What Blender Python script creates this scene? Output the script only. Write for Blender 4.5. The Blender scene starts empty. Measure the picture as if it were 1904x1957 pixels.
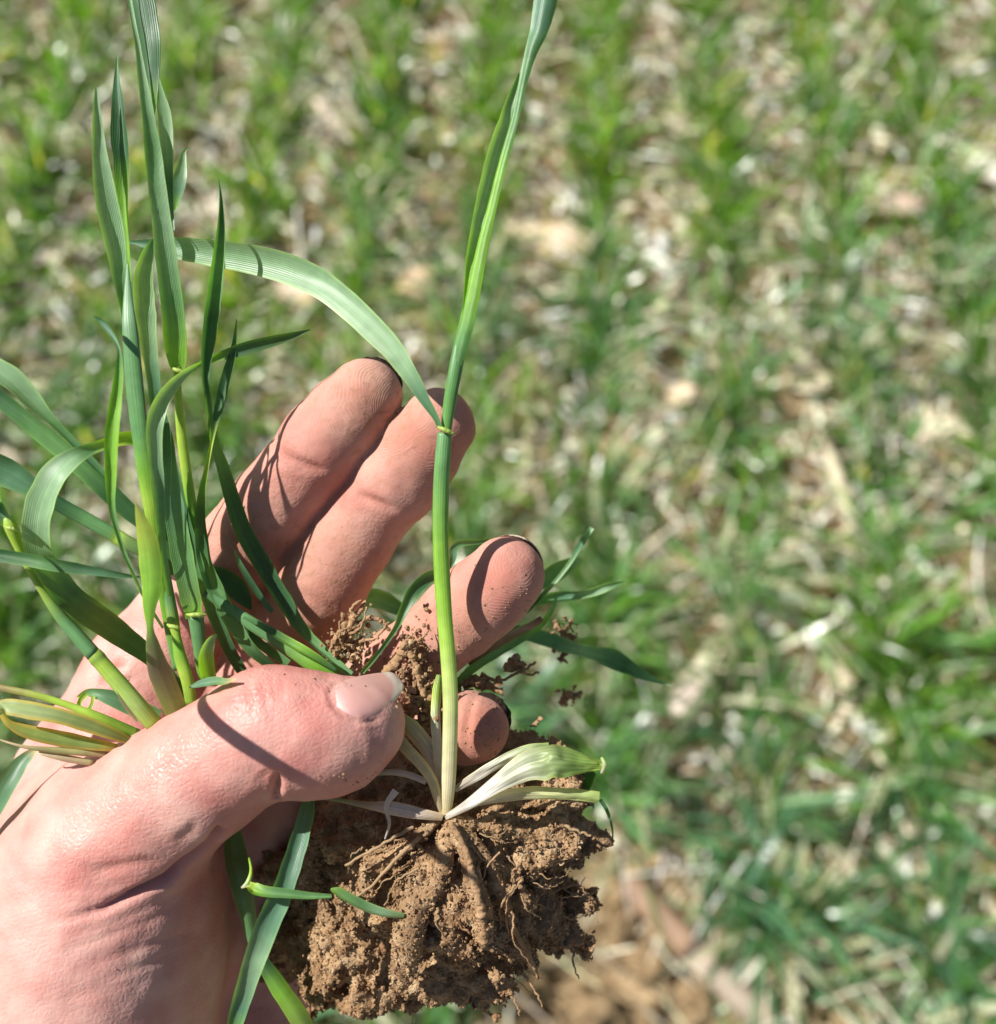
import bpy, math, random
import numpy as np
from mathutils import Vector, Matrix
from mathutils.bvhtree import BVHTree

random.seed(7)
RNG = np.random.default_rng(7)
R = math.radians
sc = bpy.context.scene
COL = sc.collection

# ------------------------------------------------------------------ camera, sky, sun, exposure
F = 1996.0                      # focal length in photo units (photo taken as 1904 x 1957)
D0 = 190.0                      # distance of the in-focus plane, mm
PITCH = 61.6
CAM_H = 1.30
cd = bpy.data.cameras.new('camera')
cam = bpy.data.objects.new('camera', cd)
COL.objects.link(cam)
cam.location = (0, 0, CAM_H)
cam.rotation_euler = (R(90 - PITCH), 0, 0)
cd.sensor_fit = 'HORIZONTAL'
cd.sensor_width = 36
cd.lens = 36 * F / 1904
cd.clip_start = 0.01
cd.clip_end = 3000
cd.dof.use_dof = True
cd.dof.focus_distance = 0.187
cd.dof.aperture_fstop = cd.lens / 3.1
sc.camera = cam

CAM = Matrix.Translation(cam.location) @ Matrix.Rotation(R(90 - PITCH), 4, 'X')
CM = np.array(CAM)[:3, :3]
CT = np.array(CAM)[:3, 3]

to_sun_cam = np.array([-0.62, 0.52, 0.60])
to_sun_cam /= np.linalg.norm(to_sun_cam)
to_sun = CM @ to_sun_cam
sun_el = math.asin(to_sun[2])
sun_az = math.atan2(to_sun[0], to_sun[1])

w = bpy.data.worlds.new('World')
sc.world = w
w.use_nodes = True
nt = w.node_tree
sky = nt.nodes.new('ShaderNodeTexSky')
sky.sky_type = 'NISHITA'
sky.sun_disc = False
sky.sun_elevation = sun_el
sky.sun_rotation = sun_az
bg = nt.nodes['Background']
bg.inputs[1].default_value = 0.05
nt.links.new(sky.outputs[0], bg.inputs[0])

sd = bpy.data.lights.new('sun', 'SUN')
sd.energy = 5.0
sd.angle = R(0.53)
sd.color = (1.0, 0.96, 0.91)
sun = bpy.data.objects.new('sun', sd)
COL.objects.link(sun)
sun.rotation_euler = Vector(to_sun).to_track_quat('Z', 'Y').to_euler()
sun.location = (0, 0, 5)

sc.view_settings.view_transform = 'Standard'
sc.view_settings.look = 'None'
sc.view_settings.exposure = 0.64
sc.view_settings.gamma = 1.0
sc.view_settings.use_curve_mapping = False
sc.render.engine = 'CYCLES'
sc.cycles.use_denoising = True
sc.cycles.max_bounces = 8
sc.cycles.transparent_max_bounces = 8

# ------------------------------------------------------------------ helpers
def cmm(px, py, d):
    """photo position + depth (mm behind the focal plane) -> camera space, mm"""
    D = D0 + d
    return np.array([(px - 952.0) / F * D, -(py - 978.5) / F * D, -D])

def cmm_n(a):
    a = np.asarray(a, float)
    D = D0 + a[:, 2]
    return np.stack([(a[:, 0] - 952.0) / F * D, -(a[:, 1] - 978.5) / F * D, -D], 1)

def proj(c):
    """camera mm -> photo px"""
    D = -c[:, 2]
    return np.stack([c[:, 0] / D * F + 952.0, -c[:, 1] / D * F + 978.5, D - D0], 1)

def to_world(c):
    return (c / 1000.0) @ CM.T + CT

def tag(o, label=None, cat=None, group=None, kind=None):
    if label: o['label'] = label
    if cat: o['category'] = cat
    if group: o['group'] = group
    if kind: o['kind'] = kind
    return o

def empty(name, loc, label, cat, group=None):
    o = bpy.data.objects.new(name, None)
    o.empty_display_size = 0.01
    COL.objects.link(o)
    o.location = loc
    return tag(o, label, cat, group)

def mesh_np(name, verts, faces, mats, parent=None, uv=None, cols=None, attrs=None, smooth=True, matidx=None):
    """verts in world metres; faces (n,4) or (n,3) array"""
    off = np.array(parent.location) if parent is not None else np.zeros(3)
    p = parent
    if parent is not None and parent.parent is not None:
        off = off + np.array(parent.parent.location)
    me = bpy.data.meshes.new(name)
    v = np.asarray(verts, np.float32) - off.astype(np.float32)
    f = np.asarray(faces, np.int32)
    n = f.shape[1]
    me.vertices.add(len(v))
    me.vertices.foreach_set('co', v.ravel())
    me.loops.add(f.size)
    me.loops.foreach_set('vertex_index', f.ravel())
    me.polygons.add(len(f))
    me.polygons.foreach_set('loop_start', np.arange(0, f.size, n, dtype=np.int32))
    me.polygons.foreach_set('loop_total', np.full(len(f), n, np.int32))
    me.update(calc_edges=True)
    me.polygons.foreach_set('use_smooth', np.full(len(f), smooth, bool))
    if uv is not None:
        l = me.uv_layers.new(name='UVMap')
        l.data.foreach_set('uv', np.asarray(uv, np.float32)[f.ravel()].ravel())
    if cols is not None:
        a = me.color_attributes.new('Col', 'FLOAT_COLOR', 'POINT')
        c4 = np.ones((len(v), 4), np.float32)
        c4[:, :3] = cols
        a.data.foreach_set('color', c4.ravel())
    if attrs:
        for k, val in attrs.items():
            a = me.attributes.new(k, 'FLOAT', 'POINT')
            a.data.foreach_set('value', np.asarray(val, np.float32))
    for m in (mats if isinstance(mats, (list, tuple)) else [mats]):
        me.materials.append(m)
    if matidx is not None:
        me.polygons.foreach_set('material_index', np.asarray(matidx, np.int32))
    me.validate()
    o = bpy.data.objects.new(name, me)
    COL.objects.link(o)
    if parent is not None:
        o.parent = parent
    return o

# ---- value noise
def _hash(ix, iy, iz, seed):
    h = (ix.astype(np.uint32) * np.uint32(374761393) + iy.astype(np.uint32) * np.uint32(668265263)
         + iz.astype(np.uint32) * np.uint32(2147483647 & 1274126177) + np.uint32((seed * 2654435761) & 0xffffffff))
    h = (h ^ (h >> np.uint32(13))) * np.uint32(1274126177)
    h = (h ^ (h >> np.uint32(16))) * np.uint32(2246822519)
    h ^= h >> np.uint32(13)
    return h.astype(np.float32) / np.float32(4294967295.0)

def vnoise(p, seed=0):
    with np.errstate(over='ignore'):
        p = np.asarray(p, np.float32)
        i = np.floor(p).astype(np.int32)
        f = p - i
        f = f * f * (3 - 2 * f)
        r = 0
        for dx in (0, 1):
            wx = f[:, 0] if dx else 1 - f[:, 0]
            for dy in (0, 1):
                wy = f[:, 1] if dy else 1 - f[:, 1]
                for dz in (0, 1):
                    wz = f[:, 2] if dz else 1 - f[:, 2]
                    r = r + wx * wy * wz * _hash(i[:, 0] + dx, i[:, 1] + dy, i[:, 2] + dz, seed)
    return r * 2 - 1

def fbm(p, scale, octs, seed=0, gain=0.5, ridged=False):
    r = 0; a = 1.0
    for k in range(octs):
        n = vnoise(np.asarray(p) * scale + 17.3 * k, seed + k)
        if ridged: n = 1 - 2 * np.abs(n)
        r = r + a * n
        a *= gain; scale *= 2.03
    return r

# ---- signed-distance building, surface nets
class Field:
    def __init__(s, lo, hi, h):
        s.lo = np.array(lo, float); s.h = h
        s.n = np.ceil((np.array(hi) - s.lo) / h).astype(int) + 1
        s.f = np.full(s.n, 50.0, np.float32)
    def sub(s, lo, hi):
        a = np.clip(np.floor((lo - s.lo) / s.h).astype(int), 0, s.n)
        b = np.clip(np.ceil((hi - s.lo) / s.h).astype(int) + 1, 0, s.n)
        return a, b
    def cone(s, a, b, ra, rb, k=1.0, flat=1.0):
        m = max(k, 1.0) + 3
        lo = np.minimum(a - ra, b - rb) - m; hi = np.maximum(a + ra, b + rb) + m
        i0, i1 = s.sub(lo, hi)
        if np.any(i1 <= i0): return
        ax = [s.lo[q] + s.h * np.arange(i0[q], i1[q]) for q in range(3)]
        X = ax[0][:, None, None] - a[0]; Y = ax[1][None, :, None] - a[1]; Z = ax[2][None, None, :] - a[2]
        ab = b - a
        l2 = float(ab @ ab) + 1e-9
        t = np.clip((X * ab[0] + Y * ab[1] + Z * ab[2]) / l2, 0, 1).astype(np.float32)
        dx = X - t * ab[0]; dy = Y - t * ab[1]; dz = (Z - t * ab[2]) / flat
        d = (np.sqrt(dx * dx + dy * dy + dz * dz) - (ra + (rb - ra) * t)).astype(np.float32)
        sl = tuple(slice(i0[q], i1[q]) for q in range(3))
        g = s.f[sl]
        hh = np.maximum(k - np.abs(g - d), 0) / k
        s.f[sl] = np.minimum(g, d) - hh * hh * k * 0.25
    def chain(s, pts, k=1.5, flat=1.0):
        for p, q in zip(pts[:-1], pts[1:]):
            s.cone(cmm(*p[:3]), cmm(*q[:3]), p[3], q[3], k, flat)
    def merge(s, o, k):
        hh = np.maximum(k - np.abs(s.f - o.f), 0) / k
        s.f = np.minimum(s.f, o.f) - hh * hh * k * 0.25
    def band_points(s, w_):
        idx = np.argwhere(np.abs(s.f) < w_)
        return idx, s.lo + idx * s.h
    def nets(s):
        f = s.f; S = f < 0
        nx, ny, nz = f.shape
        cnt = np.zeros((nx - 1, ny - 1, nz - 1), np.int8)
        for dx in (0, 1):
            for dy in (0, 1):
                for dz in (0, 1):
                    cnt += S[dx:nx - 1 + dx, dy:ny - 1 + dy, dz:nz - 1 + dz]
        act = np.argwhere((cnt > 0) & (cnt < 8))
        cid = np.full(cnt.shape, -1, np.int32)
        cid[act[:, 0], act[:, 1], act[:, 2]] = np.arange(len(act))
        corners = [(a, b, c) for a in (0, 1) for b in (0, 1) for c in (0, 1)]
        pos = np.zeros((len(act), 3)); num = np.zeros(len(act))
        for a in corners:
            for ax in range(3):
                if a[ax] == 0:
                    b = list(a); b[ax] = 1
                    va = f[act[:, 0] + a[0], act[:, 1] + a[1], act[:, 2] + a[2]]
                    vb = f[act[:, 0] + b[0], act[:, 1] + b[1], act[:, 2] + b[2]]
                    m = (va < 0) != (vb < 0)
                    t = np.where(m, va / np.where(m, va - vb, 1), 0)
                    q = np.array(a, float)[None, :].repeat(len(act), 0)
                    q[:, ax] += t
                    pos += q * m[:, None]; num += m
        verts = s.lo + s.h * (act + pos / num[:, None])
        faces = []
        for ax in range(3):
            u, v = (ax + 1) % 3, (ax + 2) % 3
            sl0 = [slice(None)] * 3; sl1 = [slice(None)] * 3
            sl0[ax] = slice(0, -1); sl1[ax] = slice(1, None)
            A = S[tuple(sl0)]; B = S[tuple(sl1)]
            e = np.argwhere(A != B)
            e = e[(e[:, u] > 0) & (e[:, v] > 0) & (e[:, u] < f.shape[u] - 1) & (e[:, v] < f.shape[v] - 1)]
            ins = A[e[:, 0], e[:, 1], e[:, 2]]
            def c(du, dv):
                q = e.copy(); q[:, u] += du; q[:, v] += dv
                return cid[q[:, 0], q[:, 1], q[:, 2]]
            q = np.stack([c(-1, -1), c(0, -1), c(0, 0), c(-1, 0)], 1)
            q[~ins] = q[~ins][:, ::-1]
            faces.append(q)
        return verts, np.concatenate(faces)

def vert_normals(v, f):
    n = np.cross(v[f[:, 2]] - v[f[:, 0]], v[f[:, 3]] - v[f[:, 1]])
    vn = np.zeros_like(v)
    for k in range(4):
        np.add.at(vn, f[:, k], n)
    return vn / (np.linalg.norm(vn, axis=1, keepdims=True) + 1e-9)

def seg_dist(p, poly):
    """p (n,2), poly list of (x,y) -> distance, running parameter 0..1"""
    best = np.full(len(p), 1e9); par = np.zeros(len(p))
    L = len(poly) - 1
    for i in range(L):
        a = np.array(poly[i], float); b = np.array(poly[i + 1], float)
        ab = b - a
        t = np.clip(((p - a) @ ab) / (ab @ ab), 0, 1)
        d = np.linalg.norm(p - a - t[:, None] * ab, axis=1)
        m = d < best
        best[m] = d[m]; par[m] = (i + t[m]) / L
    return best, par

# ------------------------------------------------------------------ materials
def newmat(name):
    m = bpy.data.materials.new(name)
    m.use_nodes = True
    t = m.node_tree
    return m, t, t.nodes['Principled BSDF'], t.nodes['Material Output']

def N(t, kind, **kw):
    n = t.nodes.new(kind)
    for k, v in kw.items():
        if k.startswith('i_'):
            key = k[2:]
            n.inputs[int(key) if key.isdigit() else key.replace('_', ' ')].default_value = v
        else:
            setattr(n, k, v)
    return n

def math_(t, op, a, b=None, clamp=False):
    n = t.nodes.new('ShaderNodeMath'); n.operation = op; n.use_clamp = clamp
    for i, x in enumerate((a, b)):
        if x is None: continue
        if isinstance(x, (int, float)): n.inputs[i].default_value = x
        else: t.links.new(x, n.inputs[i])
    return n.outputs[0]

def mixc(t, fac, a, b, mode='MIX'):
    n = t.nodes.new('ShaderNodeMix'); n.data_type = 'RGBA'; n.blend_type = mode
    for i, x in ((0, fac), (6, a), (7, b)):
        if isinstance(x, (int, float)): n.inputs[i].default_value = x
        elif isinstance(x, tuple): n.inputs[i].default_value = x + (1,) if len(x) == 3 else x
        else: t.links.new(x, n.inputs[i])
    return n.outputs[2]

def make_leaf_mat(name, veins=15.0, transl=0.34, rough=0.42, tcol=(1.55, 1.75, 0.32), spec=0.45, vein_amt=0.35, bump=0.5):
    m, t, p, out = newmat(name)
    L = t.links
    vc = N(t, 'ShaderNodeVertexColor', layer_name='Col')
    uv = N(t, 'ShaderNodeUVMap', uv_map='UVMap')
    sep = N(t, 'ShaderNodeSeparateXYZ'); L.new(uv.outputs[0], sep.inputs[0])
    geo = N(t, 'ShaderNodeTexCoord')
    ns = N(t, 'ShaderNodeTexNoise', i_Scale=420.0, i_Detail=3.0)
    L.new(geo.outputs['Object'], ns.inputs['Vector'])
    # long thin streaks, stretched along the blade
    cmb = N(t, 'ShaderNodeCombineXYZ')
    L.new(math_(t, 'MULTIPLY', sep.outputs[0], veins * 3.1), cmb.inputs[0])
    L.new(math_(t, 'MULTIPLY', sep.outputs[1], 2.0), cmb.inputs[1])
    st = N(t, 'ShaderNodeTexNoise', i_Scale=1.0, i_Detail=3.0)
    L.new(cmb.outputs[0], st.inputs['Vector'])
    ph = math_(t, 'MULTIPLY', sep.outputs[0], veins * 6.2832)
    ph = math_(t, 'ADD', ph, math_(t, 'MULTIPLY', st.outputs[0], 2.5))
    s = math_(t, 'SINE', ph)
    s01 = math_(t, 'MULTIPLY_ADD', s, 0.5); t.nodes[-1].inputs[2].default_value = 0.5
    vein = math_(t, 'MULTIPLY', s01, vein_amt)
    streak = math_(t, 'MULTIPLY_ADD', st.outputs[0], 0.9); t.nodes[-1].inputs[2].default_value = 0.5
    c = mixc(t, 1.0, vc.outputs[0], (1, 1, 1), 'MULTIPLY')
    c1 = mixc(t, vein, vc.outputs[0], mixc(t, 1.0, vc.outputs[0], (1.9, 1.6, 1.7), 'MULTIPLY'))
    g = N(t, 'ShaderNodeCombineColor')
    for i in range(3): L.new(streak, g.inputs[i])
    c2 = mixc(t, 0.75, c1, g.outputs[0], 'MULTIPLY')
    sp = math_(t, 'MULTIPLY_ADD', ns.outputs[0], 1.0); t.nodes[-1].inputs[2].default_value = 0.5
    g2 = N(t, 'ShaderNodeCombineColor')
    for i in range(3): L.new(sp, g2.inputs[i])
    c3 = mixc(t, 0.5, c2, g2.outputs[0], 'MULTIPLY')
    L.new(c3, p.inputs['Base Color'])
    p.inputs['Roughness'].default_value = rough
    p.inputs['Specular IOR Level'].default_value = spec
    bmp = N(t, 'ShaderNodeBump', i_Strength=bump, i_Distance=0.00022)
    hgt = math_(t, 'ADD', s01, math_(t, 'MULTIPLY', ns.outputs[0], 0.5))
    L.new(hgt, bmp.inputs['Height'])
    L.new(bmp.outputs[0], p.inputs['Normal'])
    tr = N(t, 'ShaderNodeBsdfTranslucent')
    tc = mixc(t, 1.0, c3, tcol, 'MULTIPLY')
    L.new(tc, tr.inputs[0])
    mx = N(t, 'ShaderNodeMixShader', i_0=transl)
    L.new(p.outputs[0], mx.inputs[1]); L.new(tr.outputs[0], mx.inputs[2])
    L.new(mx.outputs[0], out.inputs[0])
    return m

M_LEAF = make_leaf_mat('leaf_blade', vein_amt=0.22, bump=0.3, rough=0.36, spec=0.55)
M_STEM = make_leaf_mat('stem_surface', veins=9, transl=0.22, rough=0.36, vein_amt=0.12, bump=0.12)
M_SHEATH = make_leaf_mat('pale_sheath', veins=8, transl=0.4, rough=0.4, tcol=(1.1, 1.05, 0.8), vein_amt=0.25, bump=0.3)
M_DRY = make_leaf_mat('dry_sheath', veins=7, transl=0.3, rough=0.6, tcol=(1.1, 0.95, 0.6), vein_amt=0.2, spec=0.25)

def make_field_mat(name, transl, rough, tcol, spec=0.4):
    m, t, p, out = newmat(name)
    L = t.links
    vc = N(t, 'ShaderNodeVertexColor', layer_name='Col')
    L.new(vc.outputs[0], p.inputs['Base Color'])
    p.inputs['Roughness'].default_value = rough
    p.inputs['Specular IOR Level'].default_value = spec
    tr = N(t, 'ShaderNodeBsdfTranslucent')
    L.new(mixc(t, 1.0, vc.outputs[0], tcol, 'MULTIPLY'), tr.inputs[0])
    mx = N(t, 'ShaderNodeMixShader', i_0=transl)
    L.new(p.outputs[0], mx.inputs[1]); L.new(tr.outputs[0], mx.inputs[2])
    L.new(mx.outputs[0], out.inputs[0])
    return m
M_FIELD = make_field_mat('field_wheat', 0.48, 0.30, (1.7, 1.7, 0.2), 0.9)
M_LITTER = make_field_mat('dry_litter', 0.12, 0.5, (1.0, 0.9, 0.6), 0.5)

def make_soil(name, cols, scale, bump, dist):
    m, t, p, out = newmat(name)
    L = t.links
    co = N(t, 'ShaderNodeTexCoord')
    n1 = N(t, 'ShaderNodeTexNoise', i_Scale=scale, i_Detail=8.0, i_Roughness=0.65)
    n2 = N(t, 'ShaderNodeTexNoise', i_Scale=scale * 7, i_Detail=4.0, i_Roughness=0.7)
    v = N(t, 'ShaderNodeTexVoronoi', i_Scale=scale * 5)
    for n in (n1, n2, v): L.new(co.outputs['Object'], n.inputs['Vector'])
    r = N(t, 'ShaderNodeValToRGB')
    r.color_ramp.elements[0].position = 0.3; r.color_ramp.elements[0].color = cols[0] + (1,)
    r.color_ramp.elements[1].position = 0.7; r.color_ramp.elements[1].color = cols[2] + (1,)
    e = r.color_ramp.elements.new(0.5); e.color = cols[1] + (1,)
    L.new(n1.outputs[0], r.inputs[0])
    c = mixc(t, 0.55, r.outputs[0], mixc(t, 1.0, n2.outputs[0], (1.08, 1.0, 0.88), 'MULTIPLY'), 'OVERLAY')
    n4 = N(t, 'ShaderNodeTexNoise', i_Scale=scale * 0.35, i_Detail=3.0)
    L.new(co.outputs['Object'], n4.inputs['Vector'])
    pf = math_(t, 'MULTIPLY_ADD', n4.outputs[0], 4.0, True); t.nodes[-1].inputs[2].default_value = -1.75
    c = mixc(t, math_(t, 'MULTIPLY', pf, 0.55), c, (cols[0][0] * .8, cols[0][1] * .8, cols[0][2] * .8))
    L.new(c, p.inputs['Base Color'])
    p.inputs['Roughness'].default_value = 0.9
    p.inputs['Specular IOR Level'].default_value = 0.2
    h = math_(t, 'ADD', math_(t, 'MULTIPLY', v.outputs[0], 0.5), n2.outputs[0])
    b = N(t, 'ShaderNodeBump', i_Strength=bump, i_Distance=dist)
    L.new(h, b.inputs['Height']); L.new(b.outputs[0], p.inputs['Normal'])
    return m
M_SOIL = make_soil('clod_soil', ((0.25, 0.135, 0.066), (0.45, 0.30, 0.17), (0.66, 0.50, 0.32)), 320.0, 1.0, 0.0007)
M_GROUND = make_soil('field_soil', ((0.11, 0.075, 0.043), (0.27, 0.195, 0.112), (0.48, 0.38, 0.24)), 22.0, 0.8, 0.004)
M_DIRT = make_soil('nail_dirt', ((0.012, 0.009, 0.007), (0.03, 0.02, 0.013), (0.10, 0.07, 0.045)), 900.0, 0.8, 0.0003)
M_CAKED = make_soil('caked_root', ((0.24, 0.14, 0.075), (0.34, 0.22, 0.125), (0.44, 0.30, 0.18)), 240.0, 0.8, 0.0003)

def make_skin():
    m, t, p, out = newmat('skin')
    L = t.links
    co = N(t, 'ShaderNodeTexCoord')
    red = N(t, 'ShaderNodeAttribute', attribute_name='red').outputs['Fac']
    dust = N(t, 'ShaderNodeAttribute', attribute_name='dust').outputs['Fac']
    ridge = N(t, 'ShaderNodeAttribute', attribute_name='ridge').outputs['Fac']
    rmask = N(t, 'ShaderNodeAttribute', attribute_name='rmask').outputs['Fac']
    crease = N(t, 'ShaderNodeAttribute', attribute_name='crease').outputs['Fac']
    wr = N(t, 'ShaderNodeAttribute', attribute_name='wrinkle').outputs['Fac']
    gl = N(t, 'ShaderNodeAttribute', attribute_name='gloss').outputs['Fac']
    n1 = N(t, 'ShaderNodeTexNoise', i_Scale=120.0, i_Detail=4.0)
    n2 = N(t, 'ShaderNodeTexNoise', i_Scale=700.0, i_Detail=3.0)
    n3 = N(t, 'ShaderNodeTexNoise', i_Scale=45.0, i_Detail=2.0)
    vo = N(t, 'ShaderNodeTexVoronoi', i_Scale=950.0, feature='DISTANCE_TO_EDGE')
    nd = N(t, 'ShaderNodeTexNoise', i_Scale=600.0, i_Detail=2.0)
    mv = N(t, 'ShaderNodeVectorMath', operation='MULTIPLY_ADD')
    L.new(nd.outputs['Color'], mv.inputs[0]); mv.inputs[1].default_value = (0.0012,) * 3
    L.new(co.outputs['Object'], mv.inputs[2]); L.new(mv.outputs[0], vo.inputs['Vector'])
    for n in (n1, n2, n3, nd): L.new(co.outputs['Object'], n.inputs['Vector'])
    pale = (0.64, 0.38, 0.32); pink = (0.52, 0.185, 0.155)
    mott = math_(t, 'MULTIPLY_ADD', n1.outputs[0], 1.7); t.nodes[-1].inputs[2].default_value = -0.75
    big = math_(t, 'MULTIPLY_ADD', n3.outputs[0], 1.2); t.nodes[-1].inputs[2].default_value = -0.5
    fr = math_(t, 'ADD', math_(t, 'ADD', red, mott), big, clamp=True)
    c = mixc(t, fr, pale, pink)
    # dust sits in patches, broken up by fine noise
    dn = math_(t, 'MULTIPLY_ADD', n2.outputs[0], 1.8); t.nodes[-1].inputs[2].default_value = -0.45
    df = math_(t, 'MULTIPLY', dust, math_(t, 'MAXIMUM', dn, 0.5), clamp=True)
    c = mixc(t, df, c, (0.33, 0.17, 0.095))
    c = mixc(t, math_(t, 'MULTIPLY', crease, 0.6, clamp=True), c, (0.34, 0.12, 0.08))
    # ridges: a trace of dirt between them
    ph = math_(t, 'ADD', ridge, math_(t, 'MULTIPLY', n1.outputs[0], 2.2))
    rs = math_(t, 'SINE', math_(t, 'MULTIPLY', ph, 6.2832 / 0.52))
    r01 = math_(t, 'MULTIPLY', math_(t, 'MULTIPLY_ADD', rs, 0.5), rmask); 
    rr = math_(t, 'MULTIPLY', math_(t, 'ADD', math_(t, 'MULTIPLY', rs, -0.5), 0.5), rmask)
    c = mixc(t, math_(t, 'MULTIPLY', rr, 0.16), c, (0.36, 0.16, 0.10))
    L.new(c, p.inputs['Base Color'])
    p.inputs['Subsurface Weight'].default_value = 0.35
    p.inputs['Subsurface Radius'].default_value = (1.0, 0.32, 0.16)
    p.inputs['Subsurface Scale'].default_value = 0.0016
    rg = math_(t, 'MULTIPLY_ADD', dust, 0.35); t.nodes[-1].inputs[2].default_value = 0.50
    rg = math_(t, 'SUBTRACT', rg, math_(t, 'MULTIPLY', gl, 0.14))
    L.new(rg, p.inputs['Roughness'])
    p.inputs['Specular IOR Level'].default_value = 0.36
    hv = math_(t, 'MULTIPLY', math_(t, 'MINIMUM', vo.outputs[0], 0.25), 1.5)
    hv = math_(t, 'MULTIPLY', hv, math_(t, 'SUBTRACT', 1.0, rmask))
    hv = math_(t, 'MULTIPLY', hv, math_(t, 'MULTIPLY_ADD', gl, 1.6)); t.nodes[-2].inputs[2].default_value = 1.0
    # wrinkle lines following the 'wrinkle' attribute (mm along the fold direction)
    wn = math_(t, 'ADD', wr, math_(t, 'MULTIPLY', n1.outputs[0], 2.6))
    ws = math_(t, 'SINE', math_(t, 'MULTIPLY', wn, 6.2832 / 0.9))
    h = math_(t, 'ADD', hv, math_(t, 'MULTIPLY', math_(t, 'MULTIPLY', rs, rmask), 0.22))
    h = math_(t, 'ADD', h, math_(t, 'MULTIPLY', math_(t, 'MULTIPLY', ws, math_(t, 'SUBTRACT', 1.0, rmask)), 0.045))
    h = math_(t, 'ADD', h, math_(t, 'MULTIPLY', n2.outputs[0], 0.9))
    b = N(t, 'ShaderNodeBump', i_Strength=0.65, i_Distance=0.00013)
    L.new(h, b.inputs['Height']); L.new(b.outputs[0], p.inputs['Normal'])
    return m
M_SKIN = make_skin()

def make_nail():
    m, t, p, out = newmat('fingernail')
    L = t.links
    vc = N(t, 'ShaderNodeVertexColor', layer_name='Col')
    L.new(vc.outputs[0], p.inputs['Base Color'])
    p.inputs['Roughness'].default_value = 0.28
    p.inputs['Subsurface Weight'].default_value = 0.3
    p.inputs['Subsurface Radius'].default_value = (1.0, 0.4, 0.3)
    p.inputs['Subsurface Scale'].default_value = 0.001
    co = N(t, 'ShaderNodeTexCoord')
    n = N(t, 'ShaderNodeTexNoise', i_Scale=500.0)
    L.new(co.outputs['Object'], n.inputs['Vector'])
    b = N(t, 'ShaderNodeBump', i_Strength=0.25, i_Distance=0.0002)
    L.new(n.outputs[0], b.inputs['Height']); L.new(b.outputs[0], p.inputs['Normal'])
    return m
M_NAIL = make_nail()
print('materials ok')

#@@SETTING
# ------------------------------------------------------------------ the ground: one sheet out to the horizon
def warp(n, near, far):
    u = np.linspace(-1, 1, n)
    return near * u + (far - near) * np.sign(u) * np.abs(u) ** 9
gx = warp(420, 3.0, 900.0); gy = warp(420, 3.0, 900.0) + 0.9
GX, GY = np.meshgrid(gx, gy, indexing='ij')

PSI = math.atan((1146 - 952) / F * math.cos(R(PITCH)))
def ground_at(px, py):
    """where the view ray through a photo position meets the ground"""
    r = CM @ np.array([(px - 952) / F, -(py - 978.5) / F, -1.0])
    k = CT[2] / -r[2]
    return CT + r * k
G0 = ground_at(1146, 150)
ROW = 0.19
rdir = np.array([math.sin(PSI), math.cos(PSI)]); rnor = np.array([math.cos(PSI), -math.sin(PSI)])
def row_coord(x, y):
    return ((x - G0[0]) * rnor[0] + (y - G0[1]) * rnor[1]) / ROW
hole = ground_at(1150, 1900)

def ground_z(x, y):
    p = np.stack([x, y, np.zeros_like(x)], 1)
    near = np.exp(-((x ** 2 + (y - 0.9) ** 2) / 9.0))
    z = fbm(p, 3.0, 2, 3) * 0.010 + fbm(p, 14.0, 4, 9, 0.55) * 0.009 * near
    z += np.cos(row_coord(x, y) * 2 * math.pi) * -0.005 * near
    dh = np.hypot(x - hole[0], (y - hole[1]))
    z -= 0.035 * np.exp(-(dh / 0.10) ** 2)
    z += 0.015 * np.exp(-((dh - 0.15) / 0.04) ** 2)
    return z
GZ = ground_z(GX.ravel(), GY.ravel())
n = 420
idx = np.arange(n * n).reshape(n, n)
gf = np.stack([idx[:-1, :-1], idx[1:, :-1], idx[1:, 1:], idx[:-1, 1:]], -1).reshape(-1, 4)
gnd = mesh_np('ground', np.stack([GX.ravel(), GY.ravel(), GZ], 1), gf, M_GROUND)
tag(gnd, 'bare pinkish brown soil of the wheat field', kind='structure')

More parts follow.
